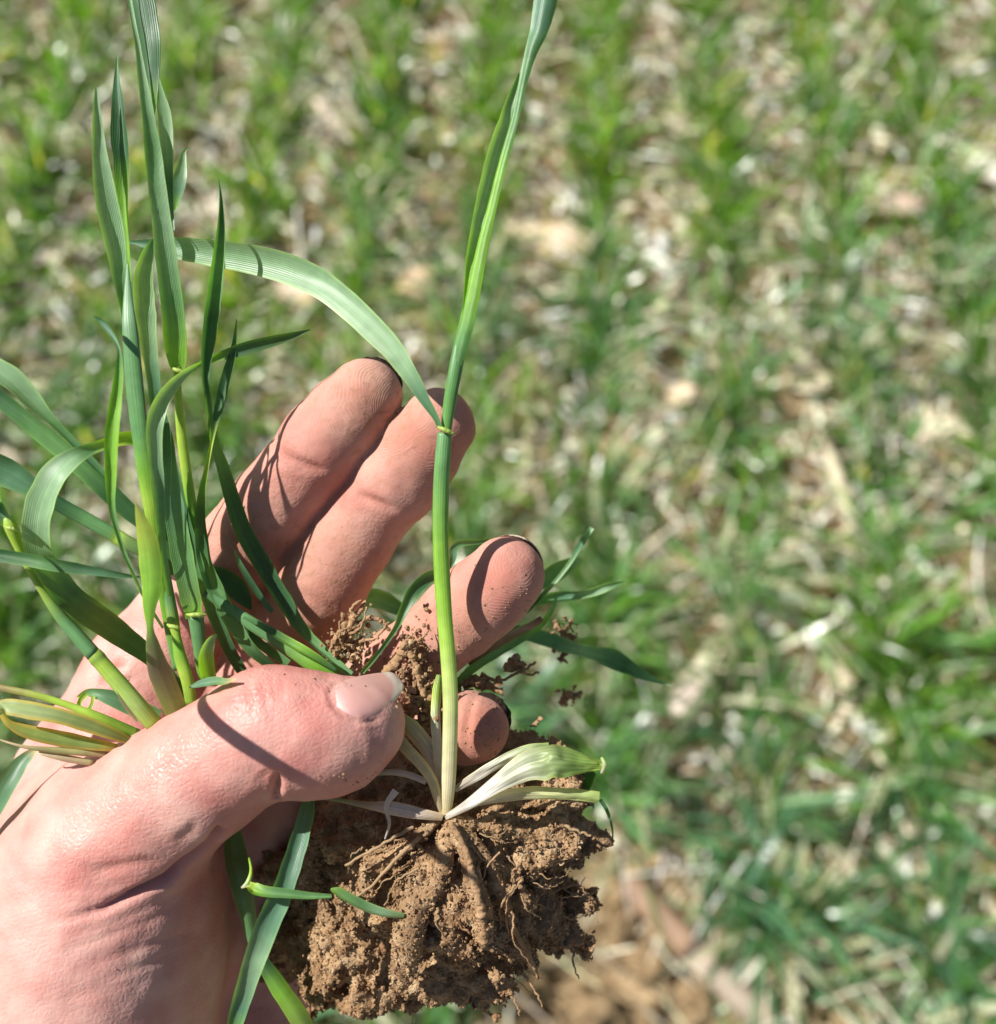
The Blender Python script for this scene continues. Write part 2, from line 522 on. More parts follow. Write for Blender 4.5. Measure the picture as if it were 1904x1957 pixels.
# ------------------------------------------------------------------ the wheat rows
def blades(x, y, z, az, length, width, bend, col, segs=5, lean=None):
    """bent grass blades, all at once: returns verts, faces, cols"""
    n = len(x)
    s = np.linspace(0, 1, segs + 1)
    lean = np.zeros(n) if lean is None else lean
    V = np.zeros((n, segs + 1, 2, 3))
    ang = lean[:, None] + bend[:, None] * s[None, :] ** 1.3
    ds = length[:, None] / segs
    hor = np.cumsum(np.sin(ang) * ds, 1) - np.sin(ang[:, :1]) * ds
    ver = np.cumsum(np.cos(ang) * ds, 1) - np.cos(ang[:, :1]) * ds
    dxy = np.stack([np.cos(az), np.sin(az)], 1)
    tw = az + np.pi / 2 + RNG.normal(0, 0.5, n)
    side = np.stack([np.cos(tw), np.sin(tw)], 1)
    wd = width[:, None] * (0.55 + 0.9 * s[None, :]) * np.clip((1 - s[None, :]) * 2.4, 0.02, 1) * 0.5
    roll = RNG.normal(0, 0.5, n)
    for k, sg in ((0, -1), (1, 1)):
        V[:, :, k, 0] = x[:, None] + dxy[:, 0:1] * hor + sg * side[:, 0:1] * wd * np.cos(roll)[:, None]
        V[:, :, k, 1] = y[:, None] + dxy[:, 1:2] * hor + sg * side[:, 1:2] * wd * np.cos(roll)[:, None]
        V[:, :, k, 2] = z[:, None] + ver + sg * wd * np.sin(roll)[:, None]
    base = (np.arange(n) * (segs + 1) * 2)[:, None]
    q = np.array([[2 * i, 2 * i + 1, 2 * i + 3, 2 * i + 2] for i in range(segs)])
    Fc = (base[:, None, :] + q[None]).reshape(-1, 4)
    C = np.repeat(col[:, None, :], (segs + 1) * 2, 1).reshape(-1, 3)
    return V.reshape(-1, 3), Fc, C

def in_view(x, y):
    return True

rows = range(-17, 16)
for k in rows:
    L = 4.6
    npl = int(L * (150 if abs(k) < 13 else 90))
    t = RNG.uniform(-2.2, 2.4, npl)
    dens = vnoise(np.stack([t * 5, np.full(npl, k * 3.1), np.zeros(npl)], 1), 5)
    keep = dens > -0.88
    t = t[keep]; npl = len(t)
    off = RNG.normal(0, 0.013, npl) + (RNG.uniform(0, 1, npl) < np.where(t < -0.55, 0.30, 0.12)) * RNG.normal(0, 0.065, npl)
    cx = G0[0] + rdir[0] * t + rnor[0] * (k * ROW + off)
    cy = G0[1] + rdir[1] * t + rnor[1] * (k * ROW + off)
    nb = 6
    x = np.repeat(cx, nb) + RNG.normal(0, 0.004, npl * nb)
    y = np.repeat(cy, nb) + RNG.normal(0, 0.004, npl * nb)
    dh = np.hypot(x - hole[0], y - hole[1])
    near_cam = np.hypot(x, y + 0.25) < 0.0
    sdist, _ = seg_dist(np.stack([x, y], 1), [ground_at(1195, 1690)[:2], ground_at(1490, 2000)[:2]])
    m = (dh > 0.17) & (sdist > 0.045)
    x, y = x[m], y[m]
    nn = len(x)
    z = ground_z(x, y) - 0.003
    az = RNG.uniform(0, 2 * np.pi, nn)
    length = RNG.uniform(0.05, 0.16, nn) * np.where(y < 0.6, 1.2, 1.0)
    width = RNG.uniform(0.0035, 0.0085, nn) * np.where(y < 0.6, 1.2, 1.0)
    bend = RNG.gamma(2.2, 0.5, nn)
    lean = np.abs(RNG.normal(0.3, 0.36, nn))
    v = np.clip(RNG.uniform(0, 1, nn) * 0.6 + 0.25 + 0.5 * vnoise(np.stack([x * 7, y * 7, x * 0], 1), 91) - 0.5 * (y - 0.55), 0, 1)[:, None]  # bluer near, yellower far: reflection and light through the blades painted in
    br = RNG.uniform(0.7, 1.35, nn)[:, None]
    col = ((1 - v) * np.array([0.15, 0.32, 0.015]) + v * np.array([0.12, 0.27, 0.15])) * br
    col[RNG.uniform(0, 1, nn) < 0.3] *= 0.4
    col[RNG.uniform(0, 1, nn) < 0.10] = np.array([0.34, 0.50, 0.30])
    yel = RNG.uniform(0, 1, nn) < 0.13
    col[yel] = np.array([0.56, 0.54, 0.42]) * RNG.uniform(0.8, 1.3, (int(yel.sum()), 1))
    V, Fc, C = blades(x, y, z, az, length, width, bend, col, 5, lean)
    o = mesh_np('wheat_row', V, Fc, M_FIELD, None, cols=C)
    tag(o, 'row of young green wheat growing out of focus in the field soil', kind='stuff', group='drilled rows of young wheat in the field')

# ------------------------------------------------------------------ dry litter lying between the rows
def litter(n, xr, yr, lr, wr_, pal, name, label, zoff=(0.001, 0.012), clear=0.15):
    x = RNG.uniform(*xr, n); y = RNG.uniform(*yr, n)
    m_ = np.hypot(x - hole[0], y - hole[1]) > clear
    x, y = x[m_], y[m_]; n = len(x)
    z = ground_z(x, y) + RNG.uniform(*zoff, n)
    az = RNG.uniform(0, 2 * np.pi, n)
    length = np.exp(RNG.uniform(np.log(lr[0]), np.log(lr[1]), n)); width = RNG.uniform(*wr_, n)
    col = np.array(pal)[RNG.integers(0, len(pal), n)] * RNG.choice([0.3, 0.9, 1.05, 1.25], n)[:, None]
    col = np.minimum(col, 0.85)
    segs = 3
    s = np.linspace(-0.5, 0.5, segs + 1)
    pitch = RNG.normal(0, 0.28, n); roll = RNG.normal(0, 0.5, n); curl = RNG.normal(0, 0.35, n)
    d = np.stack([np.cos(az) * np.cos(pitch), np.sin(az) * np.cos(pitch), np.sin(pitch)], 1)
    sd_ = np.stack([-np.sin(az) * np.cos(roll), np.cos(az) * np.cos(roll), np.sin(roll)], 1)
    up = np.cross(d, sd_)
    V = np.zeros((n, segs + 1, 3, 3))
    P0 = np.stack([x, y, z], 1)
    for i, si in enumerate(s):
        wf = 0.55 + 0.45 * math.cos(si * 2.4)
        c = P0 + d * (si * length)[:, None] + up * (curl * length * (0.25 - si * si))[:, None]
        for j, u in enumerate((-1, 0, 1)):
            V[:, i, j] = c + sd_ * (u * wf * width * 0.5)[:, None] + up * ((1 - abs(u)) * width * 0.28)[:, None]
    base = (np.arange(n) * (segs + 1) * 3)[:, None, None]
    q = np.array([[3 * i + j, 3 * i + j + 1, 3 * i + j + 4, 3 * i + j + 3] for i in range(segs) for j in range(2)])
    o = mesh_np(name, V.reshape(-1, 3), (base + q[None]).reshape(-1, 4), M_LITTER, None,
                cols=np.repeat(col, (segs + 1) * 3, 0))
    tag(o, label, kind='stuff')
PAL = [(0.80, 0.72, 0.54), (0.66, 0.57, 0.42), (0.82, 0.78, 0.63), (0.76, 0.64, 0.50), (0.84, 0.82, 0.74), (0.16, 0.12, 0.08), (0.50, 0.52, 0.30)]
litter(50000, (-2.6, 2.8), (-0.9, 3.2), (0.008, 0.05), (0.003, 0.011), PAL, 'leaf_litter', 'dry tan leaf and husk litter scattered between the wheat rows', (0.002, 0.035))
litter(17000, (-2.6, 2.8), (-0.9, 3.2), (0.04, 0.14), (0.0015, 0.0035), PAL, 'straw_litter', 'thin dry straw lying across the soil between the rows', (0.004, 0.05), 0.04)
litter(6500, (-2.6, 2.8), (-0.9, 3.2), (0.02, 0.06), (0.012, 0.028), PAL, 'husk_litter', 'broad pale dry husk scraps on the soil between the rows', (0.002, 0.012))

# single pieces the photo shows: stalk, cob, husks
def blob_tube(name, pts, radii, mat, parent, col, sides=14, rough=0.0, seed=0, cap=True, colfn=None):
    """tube through world points with radii; closed ends"""
    P = np.asarray(pts, float); rr = np.asarray(radii, float)
    m = max(2, (len(P) - 1) * 8 + 1)
    P, rr = spline(P, m), spline(rr[:, None], m)[:, 0]
    T = np.gradient(P, axis=0); T /= np.linalg.norm(T, axis=1, keepdims=True) + 1e-12
    ref = np.array([0.13, 0.31, 0.94]); 
    A = np.cross(T, ref); A /= np.linalg.norm(A, axis=1, keepdims=True) + 1e-12
    B = np.cross(T, A)
    th = np.linspace(0, 2 * np.pi, sides, endpoint=False)
    V = P[:, None] + (A[:, None] * np.cos(th)[None, :, None] + B[:, None] * np.sin(th)[None, :, None]) * rr[:, None, None]
    if rough:
        nz = fbm(V.reshape(-1, 3) * 1.0, 1.0 / (rr.mean() * 0.9), 3, seed).reshape(m, sides)
        V += (V - P[:, None]) * (nz * rough)[:, :, None]
    V = V.reshape(-1, 3)
    Fc = []
    for i in range(m - 1):
        for j in range(sides):
            a = i * sides + j; b = i * sides + (j + 1) % sides
            Fc.append((a, b, b + sides, a + sides))
    V = np.concatenate([V, P[:1], P[-1:]])
    c0, c1 = m * sides, m * sides + 1
    for j in range(0, sides, 2):
        Fc.append((c0, (j + 2) % sides, (j + 1) % sides, j))
        k = (m - 1) * sides
        Fc.append((c1, k + j, k + (j + 1) % sides, k + (j + 2) % sides))
    uv = np.zeros((len(V), 2))
    uv[:m * sides, 0] = np.tile(np.abs(np.linspace(-1, 1, sides)), m)
    uv[:m * sides, 1] = np.repeat(np.linspace(0, 1, m), sides)
    C = np.tile(np.asarray(col, float), (len(V), 1)) if colfn is None else colfn(V, uv)
    return mesh_np(name, V, np.array(Fc), mat, parent, uv=uv, cols=C)

def spline(P, m):
    """Catmull-Rom through rows of P, m samples"""
    P = np.asarray(P, float)
    if len(P) == 2:
        t = np.linspace(0, 1, m)[:, None]
        return P[0] * (1 - t) + P[1] * t
    Q = np.concatenate([[2 * P[0] - P[1]], P, [2 * P[-1] - P[-2]]])
    t = np.linspace(0, len(P) - 1, m)
    i = np.minimum(t.astype(int), len(P) - 2); u = (t - i)[:, None]
    p0, p1, p2, p3 = Q[i], Q[i + 1], Q[i + 2], Q[i + 3]
    return 0.5 * (2 * p1 + (p2 - p0) * u + (2 * p0 - 5 * p1 + 4 * p2 - p3) * u * u + (3 * p1 - p0 - 3 * p2 + p3) * u ** 3)

def gp(px, py, h=0.0):
    g = ground_at(px, py)
    z = ground_z(np.array([g[0]]), np.array([g[1]]))[0]
    g = g.copy(); g[2] = z + h
    # slide along the view ray so that the raised point still sits at that spot of the field
    return g

a, b = gp(1195, 1690, 0.026), gp(1490, 2000, 0.03)
st = empty('maize_stalk', tuple(a), 'thick dry maize stalk lying on the bare soil beside the dug hole', 'stalk')
mid = a * 0.58 + b * 0.42
blob_tube('stalk_segment', [a, a * 0.7 + mid * 0.3, mid], [0.018, 0.017, 0.017], M_LITTER, st, (0.34, 0.22, 0.14), rough=0.08)
blob_tube('stalk_joint', [mid, mid * 0.97 + b * 0.03 + (b - a) * 0.01], [0.0182, 0.0182], M_LITTER, st, (0.07, 0.045, 0.04), rough=0.05)
blob_tube('stalk_segment', [mid + (b - a) * 0.03, b], [0.0165, 0.016], M_LITTER, st, (0.40, 0.32, 0.25), rough=0.08)

def dry_husk(px, py, L_, W_, ang, col, label, name='dry_husk', cat='husk', grp=None, arch=0.3):
    g = gp(px, py, 0.02)
    L_ *= 1.15; W_ *= 1.15; col = tuple(min(0.8, c * 1.08) for c in col)
    n1, n2 = 9, 7
    V = []
    ca, sa = math.cos(ang), math.sin(ang)
    for i in range(n1):
        s = i / (n1 - 1) * 2 - 1
        for j in range(n2):
            u = j / (n2 - 1) * 2 - 1
            ww = W_ * (1 - abs(s) ** 2.2) ** 0.6 * 0.5 + 0.0005
            lx = s * L_ / 2; ly = u * ww
            z = W_ * arch * (1 - u * u) + 0.004 * math.sin(s * 3 + u)
            V.append((g[0] + ca * lx - sa * ly, g[1] + sa * lx + ca * ly, g[2] + z))
    ii = np.arange(n1 * n2).reshape(n1, n2)
    f_ = np.stack([ii[:-1, :-1], ii[1:, :-1], ii[1:, 1:], ii[:-1, 1:]], -1).reshape(-1, 4)
    ridg = 0.85 + 0.3 * np.tile(np.array([0, 1, 0.3, 1, 0.2, 1, 0]), n1)
    C = np.array(col)[None] * ridg[:, None]
    V = np.array(V)
    me_o = mesh_np(name, V - g, f_, M_LITTER, None, cols=C)
    me_o.location = g
    tag(me_o, label, cat, grp)
GRP = 'single dry husks and stones in the field'
dry_husk(1325, 1330, 0.075, 0.050, 0.9, (0.62, 0.50, 0.43), 'large curled pale husk on the soil right of the long green leaf tip', grp=GRP, arch=0.35)
dry_husk(1700, 410, 0.085, 0.040, -0.35, (0.52, 0.36, 0.28), 'reddish tan husk between two wheat rows near the upper edge', grp=GRP)
dry_husk(1850, 330, 0.16, 0.045, -0.9, (0.68, 0.62, 0.54), 'long bleached husk strip lying beside the reddish tan one', grp=GRP)
dry_husk(1060, 480, 0.14, 0.055, -0.2, (0.60, 0.47, 0.33), 'wide yellowish husk lying just right of the tall stem', grp=GRP)
dry_husk(585, 575, 0.085, 0.055, -0.3, (0.56, 0.42, 0.28), 'tan husk showing under the arching blue green leaf', grp=GRP)
dry_husk(800, 560, 0.075, 0.05, 0.7, (0.56, 0.40, 0.26), 'tan husk lying left of the tall stem above the fingertips', grp=GRP)
dry_husk(1300, 775, 0.045, 0.038, 0.1, (0.66, 0.52, 0.36), 'small rounded cream husk between rows in the middle of the field', grp=GRP)
dry_husk(1800, 830, 0.075, 0.05, -0.8, (0.62, 0.54, 0.38), 'cream husk beside a thin straw at the far side of the field', grp=GRP)
dry_husk(640, 250, 0.15, 0.018, -1.0, (0.60, 0.50, 0.40), 'narrow split straw piece slanting down between two upper rows', grp=GRP)
dry_husk(540, 350, 0.09, 0.02, -1.2, (0.66, 0.62, 0.56), 'small whitish bent straw left of the split straw piece', grp=GRP)
a, b = gp(1690, 1990, 0.02), gp(1745, 1850, 0.012)
o = blob_tube('bleached_straw', [a, (a + b) / 2, b], [0.006, 0.005, 0.0015], M_LITTER, None, (0.74, 0.72, 0.70))
tag(o, 'white bleached straw standing out at the lower edge of the field', 'straw')
a, b = gp(1735, 1740, 0.015), gp(1728, 1640, 0.012)
o = blob_tube('bleached_straw', [a, b], [0.0035, 0.003], M_LITTER, None, (0.70, 0.68, 0.68))
tag(o, 'short grey white straw piece just above the white bleached straw', 'straw')
# a bare cob with its rows of sockets
a, b = gp(1570, 880, 0.035), gp(1625, 1030, 0.035)
cob = empty('maize_cob', tuple(a), 'slim pale bare maize cob lying between two wheat rows', 'cob')
ps = [a + (b - a) * t for t in np.linspace(0, 1, 9)]
blob_tube('cob_core', ps, [0.004 + 0.006 * math.sin(0.3 + 2.6 * t) for t in np.linspace(0, 1, 9)], M_LITTER, cob, (0.62, 0.55, 0.38), sides=12, rough=0.22)
blob_tube('cob_tip', [a, a + (a - b) * 0.12], [0.005, 0.002], M_LITTER, cob, (0.5, 0.42, 0.3), sides=8)
# lumps of soil round the hole
ico_v = None
def clump(px, py, r, seed, label):
    g = gp(px, py, r * 0.5)
    th = np.linspace(0, 2 * np.pi, 20, endpoint=False); ph = np.linspace(0.05, np.pi - 0.05, 11)
    V = np.array([[math.sin(p_) * math.cos(t_), math.sin(p_) * math.sin(t_), math.cos(p_) * 0.75] for p_ in ph for t_ in th])
    V *= (r * (0.9 + 0.5 * fbm(V, 2.4, 4, seed)))[:, None]
    Fc = [(i * 20 + j, i * 20 + (j + 1) % 20, (i + 1) * 20 + (j + 1) % 20, (i + 1) * 20 + j) for i in range(10) for j in range(20)]
    o = mesh_np('soil_lump', V, np.array(Fc)[:, ::-1], M_GROUND)
    o.location = g
    tag(o, label, 'soil lump', 'soil lumps round the dug hole')
for i, (x_, y_, r_, lb) in enumerate([
        (1260, 1850, 0.035, 'largest tan soil lump on the rim of the dug hole'),
        (1130, 1940, 0.040, 'broad soil lump under the hanging root tips'),
        (1330, 1920, 0.026, 'soil lump tucked against the thick maize stalk'),
        (1030, 1890, 0.022, 'small soil lump left of the rim near the root ball'),
        (1240, 1950, 0.020, 'small soil lump at the lower edge between two larger lumps'),
        (1190, 1760, 0.024, 'soil lump at the upper end of the maize stalk')]):
    clump(x_, y_, r_, i + 3, lb)
print('setting ok')

#@@HAND
# ------------------------------------------------------------------ the hand (one continuous body)
fingers = {
 'index': [(697, 758, 8, 7.0), (665, 797, 8.5, 8.0), (618, 850, 10, 8.5), (568, 912, 12.5, 8.1), (523, 968, 14, 8.6), (478, 1030, 16, 9.2), (425, 1095, 18, 10.0), (360, 1190, 23, 11.0), (290, 1290, 26, 12.5)],
 'middle': [(838, 812, 8, 7.0), (802, 862, 9, 8.0), (760, 917, 10.5, 8.3), (712, 972, 13.5, 7.8), (668, 1038, 15, 8.4), (612, 1122, 17, 9.2), (545, 1215, 23, 9.6), (440, 1370, 31, 12)],
 'ring': [(966, 1100, 6, 7.3), (930, 1138, 7, 7.9), (880, 1182, 9.5, 7.9), (828, 1224, 13, 7.5), (768, 1272, 17, 8.2), (695, 1335, 22, 9), (560, 1470, 28, 11.5)],
 'pinky': [(908, 1392, 5, 6.3), (893, 1392, 8, 6.8), (850, 1392, 14, 6.8), (800, 1410, 20, 7.2), (720, 1490, 28, 8), (640, 1620, 37, 9)],
 'thumb': [(690, 1388, -7, 7.4), (668, 1396, -8, 8.8), (620, 1404, -9, 9.6), (565, 1398, -9.5, 9.9), (512, 1394, -9, 10.3), (455, 1432, -7, 10.6), (385, 1478, -5, 11.4), (310, 1530, -1, 12.6), (235, 1590, 4, 15)],
}
palm = [
 [(290, 1290, 24, 12.5), (170, 1500, 25, 13.5), (70, 1750, 24, 15), (-60, 2080, 24, 19)],
 [(440, 1370, 31, 12), (300, 1620, 33, 13), (140, 1880, 32, 16), (-20, 2120, 28, 20)],
 [(560, 1470, 28, 11), (440, 1720, 37, 11.5), (260, 1960, 38, 16), (20, 2180, 30, 20)],
 [(640, 1620, 38, 8), (560, 1800, 44, 10), (430, 2000, 44, 16), (150, 2250, 32, 20)],
 [(235, 1590, 4, 15), (205, 1700, 8, 19), (185, 1830, 10, 21.5), (150, 1980, 12, 23), (60, 2150, 16, 23)],
 [(140, 1640, 12, 15), (60, 1800, 14, 18), (0, 2000, 16, 22)],
 [(20, 2130, 22, 26), (-120, 2400, 26, 25)],
]
lo = np.array([-150.0, -168.0, -270.0]); hi = np.array([16.0, 36.0, -160.0])
HG = 0.62
fp = Field(lo, hi, HG)
for ch in palm: fp.chain(ch, 9.0)
ff = Field(lo, hi, HG)
for nme in ('pinky', 'ring', 'middle', 'index'):
    one = fingers[nme]
    ff.chain(one, 0.9)
fp.merge(ff, 4.5)
ft = Field(lo, hi, HG)
ft.chain(fingers['thumb'], 2.5)
# pad of the thumb, fuller underside
ft.cone(cmm(640, 1425, -6), cmm(600, 1430, -5), 7.5, 8.0, 4)
fp.merge(ft, 4.0)
hv, hf = fp.nets()
del fp, ff, ft
keep_v = hv
hn = vert_normals(hv, hf)
pr = proj(hv)
xy = pr[:, :2]
facing = np.clip(hn[:, 2] * 1.3 + 0.2, 0, 1)

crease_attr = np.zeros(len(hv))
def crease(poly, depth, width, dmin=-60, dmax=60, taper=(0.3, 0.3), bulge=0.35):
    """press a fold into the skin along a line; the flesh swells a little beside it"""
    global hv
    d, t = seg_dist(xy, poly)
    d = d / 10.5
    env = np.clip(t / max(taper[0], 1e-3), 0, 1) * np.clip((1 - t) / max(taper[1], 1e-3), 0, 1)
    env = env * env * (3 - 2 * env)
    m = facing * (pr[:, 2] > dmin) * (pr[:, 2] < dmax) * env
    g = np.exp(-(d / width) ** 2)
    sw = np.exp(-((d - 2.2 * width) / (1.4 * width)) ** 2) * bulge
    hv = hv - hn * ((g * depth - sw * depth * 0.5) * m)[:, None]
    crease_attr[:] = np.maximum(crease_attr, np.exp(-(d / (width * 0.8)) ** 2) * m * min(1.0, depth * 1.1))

FR = dict(dmin=-40, dmax=8)     # thumb side only
# thumb and thenar folds
crease([(424, 1580), (400, 1615), (350, 1650), (318, 1678), (265, 1704), (198, 1737), (132, 1755), (80, 1768)], 1.9, 0.75, taper=(0.02, 0.55), dmax=25, bulge=0.12)
crease([(120, 1658), (185, 1664), (232, 1654), (282, 1643), (318, 1648)], 0.35, 1.0, dmax=25)
crease([(526, 1530), (530, 1506), (530, 1486), (526, 1470)], 1.5, 0.6, taper=(0.05, 0.6), dmax=12)
crease([(470, 1300), (480, 1340), (485, 1380)], 0.22, 0.5, **FR)
crease([(496, 1284), (505, 1320), (512, 1365)], 0.25, 0.45, **FR)
crease([(516, 1284), (521, 1315), (530, 1350)], 0.28, 0.45, **FR)
crease([(534, 1288), (538, 1320), (543, 1345)], 0.22, 0.45, **FR)
for pl, dp in [([(50, 1834), (165, 1803), (297, 1754), (380, 1715)], 0.5), ([(90, 1800), (190, 1775), (300, 1730), (370, 1690)], 0.4),
               ([(100, 1870), (230, 1823), (347, 1790), (410, 1765)], 0.45), ([(116, 1906), (264, 1850), (400, 1800)], 0.4),
               ([(30, 1930), (200, 1890), (390, 1850)], 0.3), ([(70, 1700), (200, 1700), (310, 1665)], 0.3),
               ([(60, 1680), (160, 1683), (230, 1675)], 0.2), ([(90, 1725), (170, 1722), (240, 1706)], 0.25)]:
    crease(pl, dp * 0.5, 0.7, dmax=32, taper=(0.5, 0.5))
crease([(380, 1560), (360, 1590), (330, 1610)], 0.3, 1.0, dmax=12)
crease([(535, 1520), (515, 1490), (500, 1470)], 0.5, 1.9, dmax=14, bulge=0.1)
# finger joints
crease([(522, 852), (560, 878), (598, 892), (632, 905)], 0.5, 0.8)
crease([(516, 866), (555, 892), (590, 905)], 0.25, 0.6)
crease([(681, 938), (700, 952), (730, 962), (766, 985)], 0.55, 0.7)
crease([(430, 1010), (470, 1050), (520, 1085)], 0.6, 1.0)
crease([(420, 1030), (460, 1070), (505, 1105)], 0.35, 0.8)
crease([(560, 1120), (610, 1150), (660, 1180)], 0.55, 1.0)
crease([(552, 1140), (600, 1170), (645, 1200)], 0.35, 0.8)
crease([(835, 1130), (836, 1165), (855, 1215), (880, 1250)], 0.8, 0.7)
crease([(810, 1160), (815, 1200), (840, 1240)], 0.3, 0.7)
crease([(912, 1322), (900, 1345), (890, 1400), (893, 1450)], 0.5, 0.6, taper=(0.05, 0.4))
crease([(185, 1335), (200, 1300), (225, 1275), (250, 1268)], 0.6, 1.0, dmin=8)
crease([(195, 1350), (225, 1310), (262, 1290)], 0.35, 0.8, dmin=8)
crease([(668, 1296), (640, 1308), (629, 1322), (634, 1346), (655, 1369), (682, 1379), (715, 1377), (742, 1362)], 0.32, 0.4, taper=(0.15, 0.2), bulge=0.9, dmax=2)
# broad unevenness of flesh
hv = hv + hn * (fbm(hv, 0.09, 3, 21) * 0.35 + fbm(hv, 0.35, 2, 31) * 0.09)[:, None]

def blob(list_):
    a = np.zeros(len(hv))
    for (x_, y_, r_, v_) in list_:
        a += v_ * np.exp(-(((xy[:, 0] - x_) ** 2 + (xy[:, 1] - y_) ** 2) / (r_ * r_)))
    return a
red = 0.22 + blob([(560, 900, 70, 0.35), (660, 780, 60, 0.25), (720, 965, 60, 0.3), (820, 850, 60, 0.25), (465, 1040, 70, 0.3),
                   (600, 1150, 80, 0.3), (980, 1090, 60, 0.35), (1000, 1060, 40, 0.2), (930, 1390, 60, 0.65), (905, 1140, 50, 0.15), (560, 1350, 90, 0.25),
                   (360, 1690, 50, 0.45), (430, 1560, 60, 0.3), (300, 1560, 90, 0.15), (500, 1480, 50, 0.3), (640, 1470, 70, 0.3), (150, 1340, 60, 0.2),
                   (150, 1700, 110, 0.28), (90, 1900, 100, -0.2), (330, 1850, 90, -0.15), (100, 1560, 60, -0.1), (60, 1470, 40, -0.15), (420, 1240, 120, 0.2)])
is_thumb = (pr[:, 2] < 8) & (xy[:, 0] < 790) & (xy[:, 1] > 1260)
dust = np.where(is_thumb, 0.07, 0.0) + 0.40 * (~is_thumb) * (xy[:, 0] > 380) * (xy[:, 1] < 1460) + np.clip(blob([(700, 760, 110, 0.55), (480, 1030, 110, 0.55), (820, 860, 120, 0.35), (660, 1090, 110, 0.6),
                   (620, 1200, 120, 0.7), (980, 1100, 90, 0.3), (860, 1220, 90, 0.55), (760, 1290, 120, 0.8), (920, 1400, 80, 0.5),
                   (560, 1900, 160, 0.5)]), 0, 1) * (~is_thumb) + blob([(700, 1450, 50, 0.35)]) * is_thumb
gloss = np.clip(blob([(480, 1320, 45, 1.0), (300, 1470, 70, 0.8), (200, 1540, 70, 0.8), (380, 1400, 60, 0.7), (600, 1330, 40, 0.4), (120, 1640, 60, 0.5)]) * is_thumb, 0, 1)
ridge = np.zeros(len(hv)); rmask = np.zeros(len(hv))
def whorl(cx, cy, ux, uy, rad, el=0.55):
    global ridge, rmask
    l = math.hypot(ux, uy); ux /= l; uy /= l
    a_ = ((xy[:, 0] - cx) * ux + (xy[:, 1] - cy) * uy) / 10.5
    b_ = (-(xy[:, 0] - cx) * uy + (xy[:, 1] - cy) * ux) / 10.5
    dd = np.sqrt((a_ * el) ** 2 + b_ ** 2 * 1.0 + 0.3) + 0.03 * a_ * a_ * 0.2
    m = np.clip((rad - np.hypot(a_ * 0.8, b_)) / 3.0, 0, 1) * facing * np.clip((dd - 1.6) / 2.5, 0, 1)
    m = m * np.clip(0.75 + 0.8 * fbm(hv, 0.45, 2, 12), 0.1, 1)
    dd = dd + 0.9 * fbm(hv, 0.16, 2, 19)
    sel = m > rmask
    ridge = np.where(sel, dd, ridge); rmask = np.maximum(rmask, m)
nt_ = ~is_thumb
whorl(728, 742, 0.63, -0.77, 15.0, 0.8)
whorl(850, 800, 0.60, -0.80, 15.5, 0.8)
whorl(1000, 1065, 0.75, -0.62, 13.0, 0.7)
whorl(925, 1400, 0.6, 0.2, 6)
rmask = rmask * nt_
# wrinkle coordinate: distance along the finger axis, so folds run across it
wr = (xy[:, 0] * 0.62 - xy[:, 1] * 0.78) / 10.5
wr = np.where(is_thumb, (xy[:, 0] * 0.35 + xy[:, 1] * 0.94) / 10.5, wr)

base_w = to_world(cmm(150, 1980, 20)[None])[0]
hand = mesh_np('hand', to_world(hv) - base_w, hf, M_SKIN, None,
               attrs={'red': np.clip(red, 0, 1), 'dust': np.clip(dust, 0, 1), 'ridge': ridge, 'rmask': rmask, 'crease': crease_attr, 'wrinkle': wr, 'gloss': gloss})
hand.location = base_w
tag(hand, 'bare left hand, palm up, pinching a bunch of wheat under its thumb', 'hand')
bvh = BVHTree.FromPolygons([Vector(p) for p in to_world(hv)], [tuple(int(i) for i in q) for q in hf])
def hit_skin(px, py):
    d = Vector(CM @ np.array([(px - 952) / F, -(py - 978.5) / F, -1.0])).normalized()
    loc, nor, i, dist = bvh.ray_cast(Vector(CT), d)
    return (None, None) if loc is None else (np.array(loc), np.array(nor))

def mesh_child(name, V, Fc, mat, parent, cols=None, uv=None, smooth=True, kind=None):
    o = mesh_np(name, V, Fc, mat, parent, cols=cols, uv=uv, smooth=smooth)
    if kind: o['kind'] = kind
    return o

# thumb nail: a domed plate laid on the skin
U_ = spline([(636, 1316), (655, 1302), (685, 1293), (720, 1287), (750, 1286), (764, 1298)], 25)
L_ = spline([(676, 1371), (690, 1376), (712, 1372), (735, 1359), (752, 1343), (766, 1324)], 25)
pts = []
NS, NT = 25, 17
for i in range(NS):
    for j in range(NT):
        t_ = j / (NT - 1)
        p = U_[i] * (1 - t_) + L_[i] * t_
        s_ = i / (NS - 1)
        p = p + np.array([-9.0, 4.0]) * (1 - s_) ** 3 * math.sin(math.pi * t_) * 1.6 + np.array([6.0, 1.0]) * s_ ** 3 * math.sin(math.pi * t_) * 1.2
        pts.append(p)
pts = np.array(pts)
A_, B_ = [], []
surf = np.full(len(pts), 99.0)
for ip_, p in enumerate(pts):
    h_, n_ = hit_skin(*p)
    if h_ is not None:
        c = np.linalg.inv(CM) @ (h_ - CT) * 1000
        if -c[2] - D0 < 0:
            A_.append(p); B_.append(-c[2] - D0); surf[ip_] = -c[2] - D0
A_ = np.array(A_); B_ = np.array(B_)
def quad(p):
    x_ = (p[:, 0] - 700) / 60; y_ = (p[:, 1] - 1335) / 60
    return np.stack([np.ones_like(x_), x_, y_, x_ * x_, x_ * y_, y_ * y_], 1)
cf = np.linalg.lstsq(quad(A_), B_, rcond=None)[0]
dd = quad(pts) @ cf
tt = np.tile(np.linspace(-1, 1, NT), NS); ss = np.repeat(np.linspace(0, 1, NS), NT)
